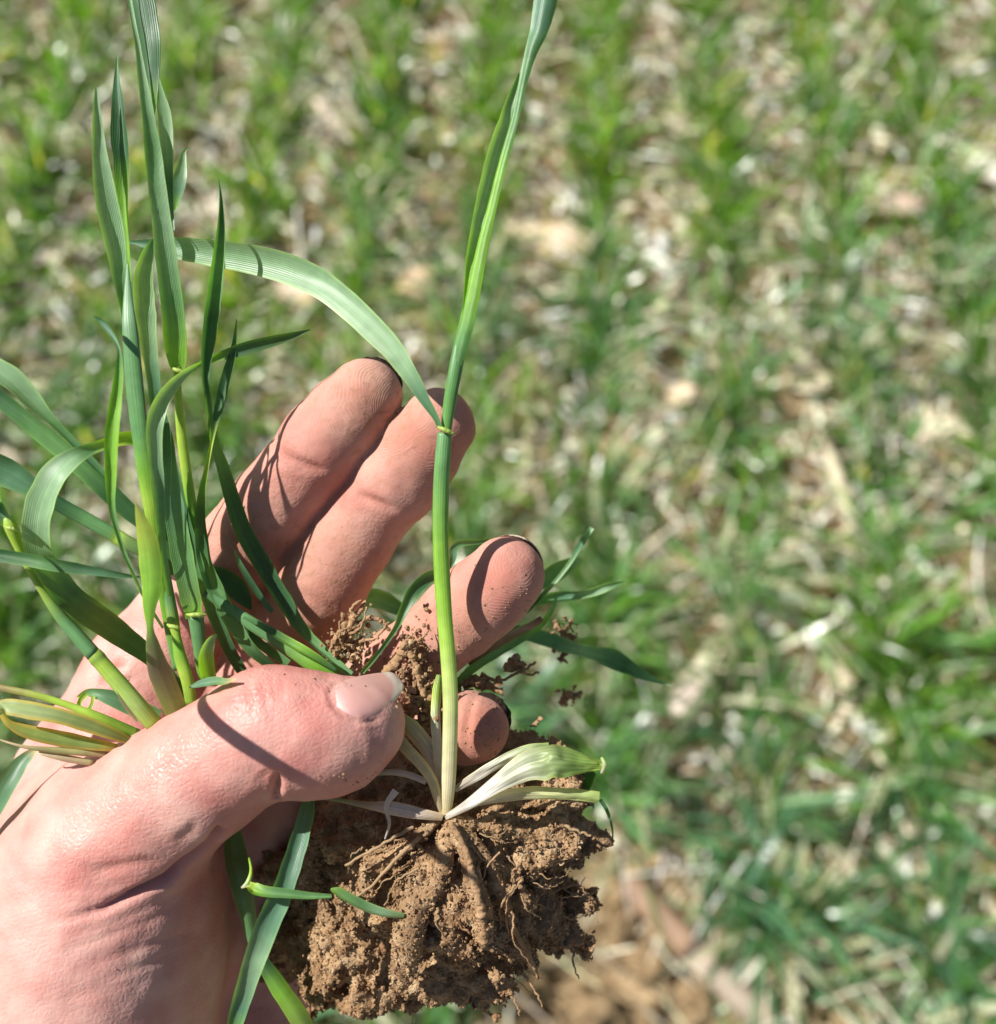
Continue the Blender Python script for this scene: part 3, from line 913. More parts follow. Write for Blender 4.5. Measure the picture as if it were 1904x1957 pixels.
edge = np.maximum(np.abs(tt), 1 - ss * 4)
dome = -0.30 + 0.45 * np.clip(edge, 0, 1) ** 4
lim = surf - 0.10 + 0.22 * np.clip(edge, 0, 1) ** 4
dd = np.minimum(dd + dome, lim)
dd = dd.reshape(NS, NT)
for _ in range(6):
    dd[1:-1, 1:-1] = np.minimum(dd[1:-1, 1:-1], (dd[:-2, 1:-1] + dd[2:, 1:-1] + dd[1:-1, :-2] + dd[1:-1, 2:]) / 4)
dd = dd.ravel()
V0 = cmm_n(np.column_stack([pts, dd]))
V1 = V0 + np.array([0, 0, -0.45])
ii = np.arange(NS * NT).reshape(NS, NT)
q_ = np.stack([ii[:-1, :-1], ii[1:, :-1], ii[1:, 1:], ii[:-1, 1:]], -1).reshape(-1, 4)
ring_ = np.concatenate([ii[0, :], ii[1:, -1], ii[-1, -2::-1], ii[-2:0:-1, 0]])
M_ = len(V0)
side_ = np.stack([ring_, np.roll(ring_, -1), np.roll(ring_, -1) + M_, ring_ + M_], 1)
fw = np.clip((ss + 0.12 * tt * tt - 0.76) / 0.07, 0, 1)[:, None]
lun = np.exp(-((ss / 0.16) ** 2 + (tt / 0.8) ** 2))[:, None]
nc = np.array([0.70, 0.37, 0.325]) * (1 - fw) + np.array([0.78, 0.70, 0.58]) * fw
nc = nc * (1 - lun * 0.5) + np.array([0.80, 0.62, 0.58]) * lun * 0.5
mesh_child('fingernail', to_world(np.concatenate([V0, V1])), np.concatenate([q_, q_[:, ::-1] + M_, side_]), M_NAIL, hand, cols=np.concatenate([nc, nc]))['label'] = 'clean pink thumbnail with a white tip'

# finger nails seen edge on behind the fingertips, with soil packed under them
def rim_nail(cx, cy, cd_, r, a0, a1, over, label, axis, dirt=0.7):
    n_a, n_s = 26, 8
    V = []; Cc = []
    for i in range(n_a):
        th = math.radians(a0 + (a1 - a0) * i / (n_a - 1))
        e = math.sin(math.pi * i / (n_a - 1)) ** 0.6
        for j in range(n_s):
            s_ = j / (n_s - 1)
            rad = r + over * e - s_ * (r * 0.35) - 0.3
            c0 = cmm(cx, cy, cd_)
            back = 1.2 + 6.0 * s_ ** 0.8
            p = c0 + np.array([math.cos(th) * rad - axis[0] * 4 * s_, math.sin(th) * rad - axis[1] * 4 * s_, -back])
            V.append(p); Cc.append((0.55, 0.47, 0.36) if s_ < 0.3 else (0.6, 0.4, 0.34))
    V = np.array(V); V2 = V + np.array([0, 0, -0.4])
    ii = np.arange(n_a * n_s).reshape(n_a, n_s)
    q = np.stack([ii[:-1, :-1], ii[1:, :-1], ii[1:, 1:], ii[:-1, 1:]], -1).reshape(-1, 4)
    rg = np.concatenate([ii[0, :], ii[1:, -1], ii[-1, -2::-1], ii[-2:0:-1, 0]])
    sd2 = np.stack([rg, np.roll(rg, -1), np.roll(rg, -1) + len(V), rg + len(V)], 1)
    o = mesh_child('fingernail', to_world(np.concatenate([V, V2])), np.concatenate([q, q[:, ::-1] + len(V), sd2]), M_NAIL, hand, cols=np.array(Cc + Cc))
    o['label'] = label
    ps, rs_ = [], []
    for i in range(9):
        f_ = (i + 0.3) / 8.6
        th = math.radians(a0 + (a1 - a0) * f_)
        rad = r + over * math.sin(math.pi * f_) ** 0.6 * 0.45 - 0.35
        ps.append(to_world((cmm(cx, cy, cd_) + np.array([math.cos(th) * rad, math.sin(th) * rad, -0.7]))[None])[0])
        rs_.append(dirt * 0.001 * (0.35 + 0.65 * math.sin(math.pi * f_)))
    blob_tube('nail_dirt', ps, rs_, M_DIRT, o, (0.03, 0.02, 0.015), sides=10, rough=0.25, seed=int(cx))
rim_nail(697, 758, 8, 7.0, 105, 5, 0.9, 'index fingernail edge with black soil under it', (0.63, 0.77), 0.95)
rim_nail(838, 812, 8, 7.0, 110, 40, 0.35, 'middle fingernail edge', (0.6, 0.8), 0.25)
rim_nail(966, 1100, 6, 7.3, 105, 5, 0.95, 'ring fingernail edge with brown soil under it', (0.72, 0.69), 0.3)
rim_nail(908, 1392, 5, 6.3, 88, -5, 0.9, 'little fingernail edge with black soil under it', (0.9, 0.2), 1.0)
print('hand ok', len(hv))

#@@SOIL
# ------------------------------------------------------------------ the clod of soil round the roots
clo = np.array([-52.0, -98.0, -235.0]); chi = np.array([24.0, -38.0, -172.0])
cfld = Field(clo, chi, 0.42)
lumps = [
 [(480, 1640, 34, 8), (600, 1640, 31, 9.5), (720, 1650, 17, 12.5)],
 [(700, 1625, 14, 12), (830, 1640, 10, 13.5), (960, 1615, 11, 11.5), (1040, 1590, 12, 8)],
 [(860, 1690, 11, 15), (960, 1720, 12, 12.5)], [(1010, 1700, 13, 9), (1060, 1740, 15, 5.5)],
 [(590, 1750, 30, 9.0), (700, 1790, 17, 10), (830, 1800, 14, 10)], [(640, 1850, 17, 6), (610, 1885, 16, 4.2)], [(600, 1800, 18, 2.6), (612, 1812, 18, 2.0)], [(625, 1700, 17, 2.8), (600, 1722, 18, 1.8)], [(580, 1835, 22, 2.6), (575, 1850, 22, 2.0)],
 [(700, 1850, 15, 6.5), (790, 1870, 15, 5)], [(930, 1800, 13, 8), (960, 1850, 14, 5), (925, 1900, 14, 2.2)],
 [(500, 1770, 36, 6), (545, 1830, 32, 6)],
 [(1040, 1585, 9, 4.5), (1100, 1595, 9, 3), (1150, 1602, 9, 2.0)],
 [(1080, 1700, 14, 2.2), (1118, 1725, 14, 1.7), (1125, 1760, 14, 1.0)], [(1080, 1790, 14, 2.4), (1098, 1815, 14, 0.8)],
 [(700, 1450, 16, 6), (790, 1440, 14, 5)], [(900, 1480, 14, 6), (1010, 1465, 14, 5), (1050, 1500, 14, 7)],
]
for ch in lumps: cfld.chain(ch, 4.0)
idx_, P_ = cfld.band_points(7.0)
n1 = fbm(P_, 0.16, 2, 41, 0.5); n2 = fbm(P_, 0.45, 2, 51, 0.6, ridged=False); n3 = fbm(P_, 1.1, 2, 61, 0.6)
# fissures radiating from the stem base
c0 = cmm(852, 1560, 0)
ang = np.arctan2(P_[:, 1] - c0[1], P_[:, 0] - c0[0]); rad = np.hypot(P_[:, 0] - c0[0], P_[:, 1] - c0[1])
fis = vnoise(np.stack([ang * 7.0, rad * 0.06, P_[:, 2] * 0.05], 1), 77)
lf = np.clip((cmm(690, 1700, 0)[0] - P_[:, 0]) / 12.0, 0, 1)      # the left half is crumblier
dsp = n1 * 2.9 + n2 * (1.1 + lf * 1.6) + n3 * (0.42 + lf * 0.5) + np.clip(0.25 - np.abs(fis), 0, 1) * 6.5 * np.clip(rad / 14, 0, 1) + np.clip(fbm(P_, 0.24, 2, 71) - 0.22, 0, 1) * (4 + 7 * lf)
cfld.f[idx_[:, 0], idx_[:, 1], idx_[:, 2]] += dsp.astype(np.float32)
# caked roots standing proud of the surface
roots = [
 ([(858, 1575, -4), (895, 1640, -5.5), (905, 1690, -6.5), (922, 1740, -6), (925, 1790, -4)], [0.8, 1.1, 1.2, 1.35, 1.5]),
 ([(800, 1700, -4), (785, 1760, -5), (778, 1820, -3), (765, 1870, 0)], [1.8, 2.3, 2.0, 1.7]),
 ([(870, 1570, -4), (930, 1640, -4), (960, 1720, -2), (990, 1790, 2), (1020, 1840, 4)], [0.7, 0.8, 0.9, 1.0, 0.7]),
 ([(835, 1570, -3), (770, 1620, -3), (720, 1660, 0)], [0.6, 0.7, 0.8]),
 ([(880, 1568, -3), (960, 1590, 0), (1040, 1600, 4), (1110, 1602, 7)], [0.7, 0.9, 1.1, 1.0]),
 ([(850, 1590, -4), (850, 1650, -6), (820, 1720, -5)], [0.8, 1.0, 1.2]),
]
for ps, rs_ in roots:
    P = spline(np.array(ps, float), 25); rr = spline(np.array(rs_)[:, None], 25)[:, 0]
    P[:, :2] += RNG.normal(0, 1.5, (25, 2))
    for i in range(24):
        cfld.cone(cmm(*P[i]), cmm(*P[i + 1]), rr[i] * RNG.uniform(0.85, 1.2), rr[i + 1], 1.0)
cv, cfc = cfld.nets()
del cfld
cn = vert_normals(cv, cfc)
cv = cv + cn * (fbm(cv, 2.2, 1, 81) * 0.16)[:, None]
cbase = to_world(cmm(850, 1700, 12)[None])[0]
clod = mesh_np('soil_clod', to_world(cv) - cbase, cfc, M_SOIL)
clod.location = cbase
tag(clod, 'crumbly brown clod of soil hanging round the roots below the thumb', 'soil clod')
print('clod', len(cv))
# crumbs clinging on the clod, and grains stuck to the skin
t_ = (1 + 5 ** 0.5) / 2
ICO = np.array([(-1, t_, 0), (1, t_, 0), (-1, -t_, 0), (1, -t_, 0), (0, -1, t_), (0, 1, t_), (0, -1, -t_), (0, 1, -t_), (t_, 0, -1), (t_, 0, 1), (-t_, 0, -1), (-t_, 0, 1)])
ICO /= np.linalg.norm(ICO[0])
ICF = np.array([(0, 11, 5), (0, 5, 1), (0, 1, 7), (0, 7, 10), (0, 10, 11), (1, 5, 9), (5, 11, 4), (11, 10, 2), (10, 7, 6), (7, 1, 8), (3, 9, 4), (3, 4, 2), (3, 2, 6), (3, 6, 8), (3, 8, 9), (4, 9, 5), (2, 4, 11), (6, 2, 10), (8, 6, 7), (9, 8, 1)])
def crumbs(name, centers, sizes, mat, parent, label=None):
    n = len(centers)
    V = ICO[None] * sizes[:, None, None] * RNG.uniform(0.6, 1.35, (n, 12, 1)) + centers[:, None]
    Fc = (ICF[None] + (np.arange(n) * 12)[:, None, None]).reshape(-1, 3)
    o = mesh_np(name, to_world(V.reshape(-1, 3)), Fc, mat, parent, smooth=False)
    o['kind'] = 'stuff'
    if label: o['label'] = label
    return o
sel = RNG.choice(len(cv), 26000, replace=False)
sel = sel[cn[sel, 2] > -0.3]
crumbs('soil_crumb', cv[sel] + cn[sel] * 0.2, RNG.gamma(1.5, 0.085, len(sel)) + 0.10, M_SOIL, clod)
inv = np.linalg.inv(CM)
cc, ss_ = [], []
for (x_, y_, sx, sy, n_, mx) in [(1000, 1150, 30, 40, 30, .22), (930, 1200, 60, 40, 40, .22), (930, 1400, 32, 40, 90, .28), (840, 1230, 60, 50, 45, .25), (700, 1480, 60, 25, 60, .2),
                                 (640, 1170, 80, 50, 30, .18), (760, 1280, 60, 50, 70, .3), (750, 760, 30, 30, 14, .12), (560, 1050, 120, 80, 14, .13), (680, 1010, 60, 60, 10, .14), (620, 1440, 140, 60, 10, .16),
                                 (520, 1250, 90, 40, 40, .3), (330, 1850, 90, 100, 3, .2), (600, 1920, 60, 30, 30, .3), (240, 1270, 30, 40, 8, .2)]:
    for _ in range(n_):
        h_, nn_ = hit_skin(random.gauss(x_, sx), random.gauss(y_, sy))
        if h_ is not None:
            cc.append(inv @ (h_ - CT) * 1000); ss_.append(random.uniform(0.07, mx) * random.choice((0.7, 1, 1.2)))
o = crumbs('soil_grain', np.array(cc), np.array(ss_), M_CAKED, None, 'loose grains of soil stuck to the skin of the hand')

#@@PLANTS
# ------------------------------------------------------------------ wheat blades and stems
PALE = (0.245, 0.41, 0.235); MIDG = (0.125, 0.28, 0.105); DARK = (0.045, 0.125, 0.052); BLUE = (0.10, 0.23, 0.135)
YG = (0.36, 0.52, 0.07); BRIGHT = (0.19, 0.40, 0.045); YEL = (0.55, 0.46, 0.10); TAN = (0.50, 0.40, 0.24); CREAM = (0.68, 0.62, 0.40)
WHITE = (0.62, 0.60, 0.50); PURP = (0.16, 0.14, 0.10)

def grad(cols, t):
    cols = np.array(cols, float)
    x = t * (len(cols) - 1); i = np.minimum(x.astype(int), len(cols) - 2); u = (x - i)[:, None]
    return cols[i] * (1 - u) + cols[i + 1] * u

def ribbon(name, parent, pts, cols, mat=None, phi=0.0, curl=0.25, fold=0.0, edgecol=None, wob=1.0, nu=9, rip=0.0):
    """blade through (px, py, depth, apparent width[, turn]) points; turned about its own axis by phi degrees"""
    a = np.array([(p + (phi,))[:5] if len(p) == 4 else p for p in pts], float)
    ln = np.hypot(np.diff(a[:, 0]), np.diff(a[:, 1])).sum()
    m = int(max(14, ln / 6))
    s = spline(a, m)
    s[:, 3] = np.maximum(s[:, 3], 1.0)
    C = cmm_n(s[:, :3])
    T = np.gradient(C, axis=0); T /= np.linalg.norm(T, axis=1, keepdims=True)
    view = -C / np.linalg.norm(C, axis=1, keepdims=True)
    Nn = view - (view * T).sum(1, keepdims=True) * T
    Nn /= np.linalg.norm(Nn, axis=1, keepdims=True)
    S = np.cross(T, Nn)
    seed = int(abs(a[0, 0] * 7 + a[0, 1] * 3)) % 997
    tt = np.linspace(0, 1, m)
    wv = vnoise(np.stack([tt * ln / 55, np.full(m, seed * 1.0), np.zeros(m)], 1), seed)
    ph = np.radians(s[:, 4] + 7 * wv * wob)
    S2 = S * np.cos(ph)[:, None] + Nn * np.sin(ph)[:, None]
    N2 = -S * np.sin(ph)[:, None] + Nn * np.cos(ph)[:, None]
    hw = s[:, 3] / 2 * (-C[:, 2]) / F / np.maximum(np.cos(ph), 0.3)
    hw = hw * (1 + 0.04 * vnoise(np.stack([tt * ln / 22, np.full(m, seed * 2.0), np.ones(m)], 1), seed + 1))
    u = np.linspace(-1, 1, nu)
    sh = curl * u ** 2 + fold * np.abs(u)
    V = C[:, None] + S2[:, None] * (u[None, :, None] * hw[:, None, None]) + N2[:, None] * (sh[None, :, None] * hw[:, None, None])
    if rip:
        g_ = np.stack([np.repeat(tt * ln / 26, nu), np.tile(u * 2.6, m), np.zeros(m * nu)], 1)
        V = V + N2[:, None] * (vnoise(g_, seed + 5).reshape(m, nu) * rip * hw[:, None])[:, :, None]
    col = np.repeat(grad(cols, tt)[:, None], nu, 1)
    if edgecol is not None:
        e = np.clip((np.abs(u) - 0.55) / 0.3, 0, 1)[None, :, None] * (0.75 + 0.25 * wv)[:, None, None]
        col = col * (1 - e) + np.array(edgecol) * e
    else:
        e = np.clip((np.abs(u) - 0.86) / 0.14, 0, 1)[None, :, None] * 0.5
        col = col * (1 - e) + (col * np.array([1.9, 1.7, 1.0])) * e
    col[:, nu // 2] *= 1.12
    ii = np.arange(m * nu).reshape(m, nu)
    q = np.stack([ii[:-1, :-1], ii[1:, :-1], ii[1:, 1:], ii[:-1, 1:]], -1).reshape(-1, 4)
    uv = np.stack([np.tile((u + 1) / 2, m), np.repeat(tt * ln / 400, nu)], 1)
    return mesh_np(name, to_world(V.reshape(-1, 3)), q, mat or M_LEAF, parent, uv=uv, cols=col.reshape(-1, 3))

def stalk(name, parent, pts, cols, mat=None, sides=18, flat=0.8):
    """round stem through (px, py, depth, apparent width) points"""
    a = np.array([p[:4] for p in pts], float)
    ln = np.hypot(np.diff(a[:, 0]), np.diff(a[:, 1])).sum()
    m = int(max(8, ln / 8)); s = spline(a, m)
    C = cmm_n(s[:, :3]); T = np.gradient(C, axis=0); T /= np.linalg.norm(T, axis=1, keepdims=True)
    view = np.array([0, 0, 1.0]) - T * T[:, 2:3]; view /= np.linalg.norm(view, axis=1, keepdims=True)
    S = np.cross(T, view)
    hw = s[:, 3] / 2 * (-C[:, 2]) / F
    th = np.linspace(0, 2 * np.pi, sides, endpoint=False)
    V = C[:, None] + (S[:, None] * np.cos(th)[None, :, None] + view[:, None] * (np.sin(th) * flat)[None, :, None]) * hw[:, None, None]
    tt = np.linspace(0, 1, m)
    col = np.repeat(grad(cols, tt)[:, None], sides, 1).reshape(-1, 3)
    ii = np.arange(m * sides).reshape(m, sides)
    q = np.stack([ii[:-1], ii[1:], np.roll(ii[1:], -1, 1), np.roll(ii[:-1], -1, 1)], -1).reshape(-1, 4)
    V = V.reshape(-1, 3)
    V = np.concatenate([V, C[:1], C[-1:]]); col = np.concatenate([col, col[:1], col[-1:]])
    cap = []
    for j in range(0, sides, 2):
        cap.append((m * sides, j, (j + 1) % sides, (j + 2) % sides))
        k = (m - 1) * sides
        cap.append((m * sides + 1, k + (j + 2) % sides, k + (j + 1) % sides, k + j))
    uv = np.zeros((len(V), 2)); uv[:m * sides, 0] = np.tile(np.abs(np.linspace(-1, 1, sides)), m); uv[:m * sides, 1] = np.repeat(tt * ln / 400, sides)
    return mesh_np(name, to_world(V), np.concatenate([q, np.array(cap)]), mat or M_STEM, parent, uv=uv, cols=col)

def collar(parent, x, y, d, wd, ang, col=(0.36, 0.48, 0.10)):
    """the pale ring where a blade leaves its sheath, with a little ear"""
    dx, dy = math.cos(ang) * wd / 2, math.sin(ang) * wd / 2
    P = [cmm(x - dx, y - dy, d + .4), cmm(x - dx * .4, y - dy * .4 + 2, d - 0.3), cmm(x + dx * .4, y + dy * .4 + 2, d - 0.3), cmm(x + dx * 1.15, y + dy * 1.15 + 3, d)]
    blob_tube('collar', to_world(np.array(P)), [0.0002, 0.0004, 0.0004, 0.00025], M_STEM, parent, col, sides=8, rough=0.2)

def plant(x, y, d, label, group='wheat shoots held in the hand', name='wheat_shoot'):
    return empty(name, tuple(to_world(cmm(x, y, d)[None])[0]), label, 'wheat shoot', group)

# --- the main plant: pale base, tall stem, flag leaf, the long arching leaf
mp = plant(852, 1556, -3, 'tall single wheat stem with white base rising from the clod in front of the fingers', None, 'wheat_plant')
mp['category'] = 'wheat plant'
stalk('stem', mp, [(852, 1558, -3, 21), (857, 1500, -4.5, 27), (860, 1420, -6, 29), (861, 1340, -7, 29.5), (857, 1262, -6.5, 29.5), (850, 1180, -6, 29.5), (845, 1100, -6, 31), (842, 1020, -6.5, 30), (843, 945, -7.5, 31), (846, 880, -9, 30), (850, 828, -9, 28)],
      [(0.62, 0.52, 0.27), CREAM, (0.60, 0.60, 0.33), (0.46, 0.56, 0.18), (0.33, 0.52, 0.08), (0.25, 0.46, 0.05), (0.22, 0.43, 0.055), (0.19, 0.40, 0.09), (0.16, 0.35, 0.12), (0.14, 0.31, 0.12)])
stalk('stem', mp, [(852, 826, -9.3, 20), (858, 780, -9.5, 24), (866, 732, -10, 26), (877, 672, -9.8, 26), (888, 622, -9.4, 22), (900, 565, -9.4, 14), (910, 520, -9.4, 4)],
      [(0.15, 0.34, 0.08), (0.11, 0.27, 0.08), (0.10, 0.25, 0.09), (0.10, 0.25, 0.09)])
collar(mp, 851, 820, -10.6, 30, 0.35)
ribbon('leaf', mp, [(868, 722, -10.6, 10, 5), (875, 682, -10.9, 22, 10), (884, 640, -11, 28, 16), (893, 595, -11, 28, 22), (905, 540, -11, 26, 26), (920, 470, -11, 21, 30), (937, 400, -11, 18, 30), (953, 335, -11, 17, 32), (968, 280, -11, 16, 32), (985, 215, -11, 15, 30), (999, 155, -11, 17, 20), (1013, 105, -11, 22, 10), (1028, 60, -11, 33, 5), (1040, 15, -11, 42, -5), (1052, -40, -11, 46, -8), (1075, -140, -12, 36, -10), (1110, -260, -13, 3, -10)],
       [(0.11, 0.27, 0.09), (0.12, 0.3, 0.08), BRIGHT, BRIGHT, BRIGHT, MIDG, MIDG, BLUE, BLUE, MIDG], curl=-0.5, fold=0.0)
ribbon('leaf', mp, [(884, 640, -9.6, 8), (888, 590, -10, 9), (893, 530, -10, 12), (900, 480, -10, 20), (913, 430, -10, 30), (926, 380, -10, 37), (940, 325, -10, 40), (954, 268, -10, 36), (967, 222, -9.8, 27), (979, 180, -9.6, 17), (992, 140, -9.4, 4)],
       [BRIGHT, BRIGHT, PALE, PALE, PALE, MIDG], phi=-28, curl=0.4)
ribbon('leaf', mp, [(842, 818, -10.3, 9), (832, 796, -10.6, 12), (812, 764, -10.8, 20), (793, 730, -10.8, 29), (772, 697, -10.4, 37), (748, 664, -9.6, 42), (700, 615, -7.8, 49), (655, 573, -6, 53), (608, 538, -4, 55), (555, 514, -2.4, 57), (500, 498, -1, 55), (450, 488, 0, 53), (400, 481, 1, 49), (345, 474, 2, 41), (305, 469, 3, 28), (272, 465, 3.5, 14), (246, 462, 4, 4)],
       [MIDG, BLUE, PALE, PALE, PALE, PALE, PALE, BLUE, BLUE], phi=12, curl=0.3)
# sheaths and shoots at its base
ribbon('sheath', mp, [(850, 1562, -4.5, 10), (900, 1532, -6, 22), (950, 1495, -7.5, 34), (1000, 1463, -9, 52), (1045, 1449, -9.5, 66), (1085, 1449, -9, 60), (1120, 1456, -8, 36), (1143, 1460, -7.6, 20), (1154, 1462, -7.4, 17)],
       [(0.60, 0.56, 0.46), (0.72, 0.73, 0.68), (0.58, 0.62, 0.48), (0.30, 0.40, 0.17), (0.17, 0.29, 0.07), (0.22, 0.35, 0.07), (0.30, 0.46, 0.09)], M_SHEATH, phi=20, curl=-0.55, fold=0.0, rip=0.28, nu=17)
ribbon('sheath', mp, [(870, 1512, -4, 10), (915, 1486, -5, 20), (965, 1456, -6, 22), (1010, 1436, -6.5, 20), (1050, 1425, -6.8, 10)], [(0.5, 0.44, 0.32), (0.6, 0.6, 0.5), (0.4, 0.48, 0.26), (0.22, 0.34, 0.1)], M_SHEATH, phi=-30, curl=-0.5, rip=0.3, nu=13)
stalk('cut_sheath_rim', mp, [(1150, 1448, -7.6, 6), (1156, 1462, -8.2, 8), (1150, 1478, -7.6, 6)], [(0.42, 0.55, 0.18), WHITE], M_SHEATH, sides=8)
ribbon('sheath', mp, [(905, 1537, -4, 12), (960, 1524, -5, 22), (1010, 1518, -5.5, 24), (1070, 1519, -6, 22), (1110, 1521, -6, 22), (1146, 1525, -6, 22)], [WHITE, (0.62, 0.6, 0.4), (0.55, 0.6, 0.3), (0.5, 0.6, 0.25), (0.36, 0.5, 0.15)], M_SHEATH, phi=-10, curl=-0.7, rip=0.25, nu=13)
stalk('shoot', mp, [(848, 1557, -3, 12), (838, 1528, -4, 18), (826, 1492, -5, 20), (806, 1462, -5, 22), (778, 1432, -4, 24), (745, 1395, -2, 26)], [(0.64, 0.55, 0.34), (0.68, 0.60, 0.30), (0.66, 0.6, 0.34), (0.5, 0.5, 0.2)], M_SHEATH)
ribbon('sheath', mp, [(842, 1515, -1.5, 10), (832, 1475, -2, 26), (812, 1432, -2, 32), (788, 1400, -2, 32), (762, 1376, -2, 24)], [WHITE, WHITE, (0.6, 0.62, 0.4), (0.36, 0.46, 0.15)], M_SHEATH, phi=25, curl=-0.7)
ribbon('sheath', mp, [(846, 1520, -2.5, 8), (842, 1470, -3, 16), (838, 1420, -3, 18), (835, 1370, -2, 18), (838, 1320, 0, 18), (842, 1290, 1, 12)], [WHITE, WHITE, (0.62, 0.66, 0.5), YG, (0.2, 0.36, 0.06)], M_SHEATH, phi=-20, curl=-0.6)
ribbon('dry_sheath', mp, [(846, 1563, -5, 14), (800, 1556, -5.5, 22), (748, 1546, -5.5, 26), (705, 1540, -5, 14), (655, 1531, -5, 8), (600, 1522, -5, 9)], [TAN, (0.6, 0.52, 0.42), (0.66, 0.6, 0.5), TAN, (0.3, 0.36, 0.16), (0.2, 0.3, 0.12)], M_DRY, phi=15, curl=-0.4)
ribbon('dry_sheath', mp, [(815, 1495, -4, 12), (770, 1479, -4.5, 12), (720, 1478, -4, 10), (670, 1490, -3, 9), (620, 1505, -2, 7)], [(0.66, 0.6, 0.5), (0.6, 0.56, 0.4), (0.4, 0.45, 0.2), (0.2, 0.3, 0.12)], M_DRY, phi=20, curl=-0.4)
ribbon('dry_sheath', mp, [(758, 1512, -6, 14), (740, 1540, -6.5, 10), (745, 1575, -6.5, 6), (736, 1604, -6.5, 3)], [(0.7, 0.66, 0.58), (0.66, 0.6, 0.5), (0.7, 0.68, 0.62)], M_DRY, phi=30, curl=-0.3)
ribbon('dry_sheath', mp, [(700, 1482, -4, 9), (680, 1500, -4.5, 7), (665, 1512, -4, 10), (690, 1494, -4, 4)], [TAN, (0.6, 0.5, 0.4)], M_DRY, phi=10)
# roots: caked ones in front of the clod, hair-thin ones hanging off it
def root(pts, r0, r1, parent=None, caked=True, seed=1, name='root'):
    P = spline(np.array(pts, float), 14)
    P[:, :2] += RNG.normal(0, 1.3, (14, 2))
    rr = np.linspace(r0, r1, 14) * RNG.uniform(0.8, 1.25, 14) * 0.001
    return blob_tube(name, to_world(cmm_n(P)), rr, M_CAKED if caked else M_DRY, parent or mp, (0.5, 0.36, 0.2), sides=7, rough=0.35 if caked else 0.1, seed=seed)
root([(862, 1572, -6.5), (895, 1640, -8), (905, 1690, -8.2), (920, 1740, -8), (926, 1795, -6)], 0.5, 0.9)
root([(800, 1600, -6), (750, 1650, -5), (700, 1700, -4), (650, 1730, -2)], 0.35, 0.25, caked=False)
root([(790, 1580, -6), (720, 1620, -6), (660, 1655, -4)], 0.3, 0.25, caked=False)
root([(960, 1720, -5), (985, 1780, -2), (1015, 1830, 2), (1030, 1870, 5)], 0.6, 0.3)
root([(1000, 1860, 8), (1020, 1890, 8), (1038, 1925, 8)], 0.3, 0.15)
root([(975, 1890, 10), (985, 1915, 10), (994, 1940, 10)], 0.3, 0.12, caked=False)
root([(1075, 1790, 10), (1092, 1820, 10), (1098, 1850, 10), (1106, 1870, 10)], 0.3, 0.12)
root([(785, 1895, 12), (790, 1925, 12), (788, 1960, 12)], 0.18, 0.1, caked=False)
root([(695, 1905, 12), (702, 1925, 12), (710, 1922, 12)], 0.18, 0.1, caked=False)
root([(1060, 1700, 8), (1100, 1690, 8), (1118, 1705, 8)], 0.35, 0.12)
root([(1050, 1560, 4), (1095, 1585, 3), (1130, 1597, 3)], 0.4, 0.2, caked=False)
root([(1070, 1650, 6), (1092, 1640, 6), (1100, 1620, 6)], 0.3, 0.1)
for k in range(16):
    a_ = random.uniform(-2.7, -0.3); x_, y_ = 855 + random.uniform(-60, 160), 1640 + random.uniform(-40, 120)
    l_ = random.uniform(50, 120)
    root([(x_, y_, -6), (x_ + math.cos(a_) * l_ * .5, y_ - math.sin(a_) * l_ * .5, -5.5), (x_ + math.cos(a_ + .3) * l_, y_ - math.sin(a_ + .3) * l_, -3)], 0.22, 0.12, caked=(k % 2 == 0), seed=k)

for k in range(46):      # hair roots, some lying on the clod, some sticking out of its rim
    if k < 26:
        a_ = random.uniform(-2.9, -0.1); q_ = random.uniform(30, 230)
        x_, y_ = 855 + math.cos(a_) * q_ * 1.0, 1585 - math.sin(a_) * q_ * 0.75; dz0, dz1 = -6 + q_ * .03, -4 + q_ * .04
    else:
        a_ = random.uniform(-2.3, 0.1); x_, y_ = 845 + math.cos(a_) * 235, 1665 - math.sin(a_) * 190; dz0, dz1 = 8, 10
    l_ = random.uniform(30, 85); b_ = a_ + random.uniform(-.6, .6)
    root([(x_, y_, dz0), (x_ + math.cos(b_) * l_ * .5, y_ - math.sin(b_) * l_ * .5, dz0), (x_ + math.cos(b_ + .4) * l_, y_ - math.sin(b_ + .4) * l_, dz1)], random.uniform(.1, .2), 0.07, caked=(k % 3 == 0), seed=k + 50)
for (x0, y0, x1, y1) in [(650, 1215, 700, 1160), (668, 1240, 655, 1180), (690, 1225, 742, 1190), (780, 1230, 820, 1205), (760, 1300, 800, 1230), (640, 1230, 690, 1200), (790, 1340, 770, 1290), (815, 1350, 835, 1300)]:
    root([(x0, y0, 3), ((x0 + x1) / 2 + random.uniform(-14, 14), (y0 + y1) / 2 + random.uniform(-14, 14), 1), (x1, y1, 2)], 0.35, 0.15, caked=True, seed=x0)

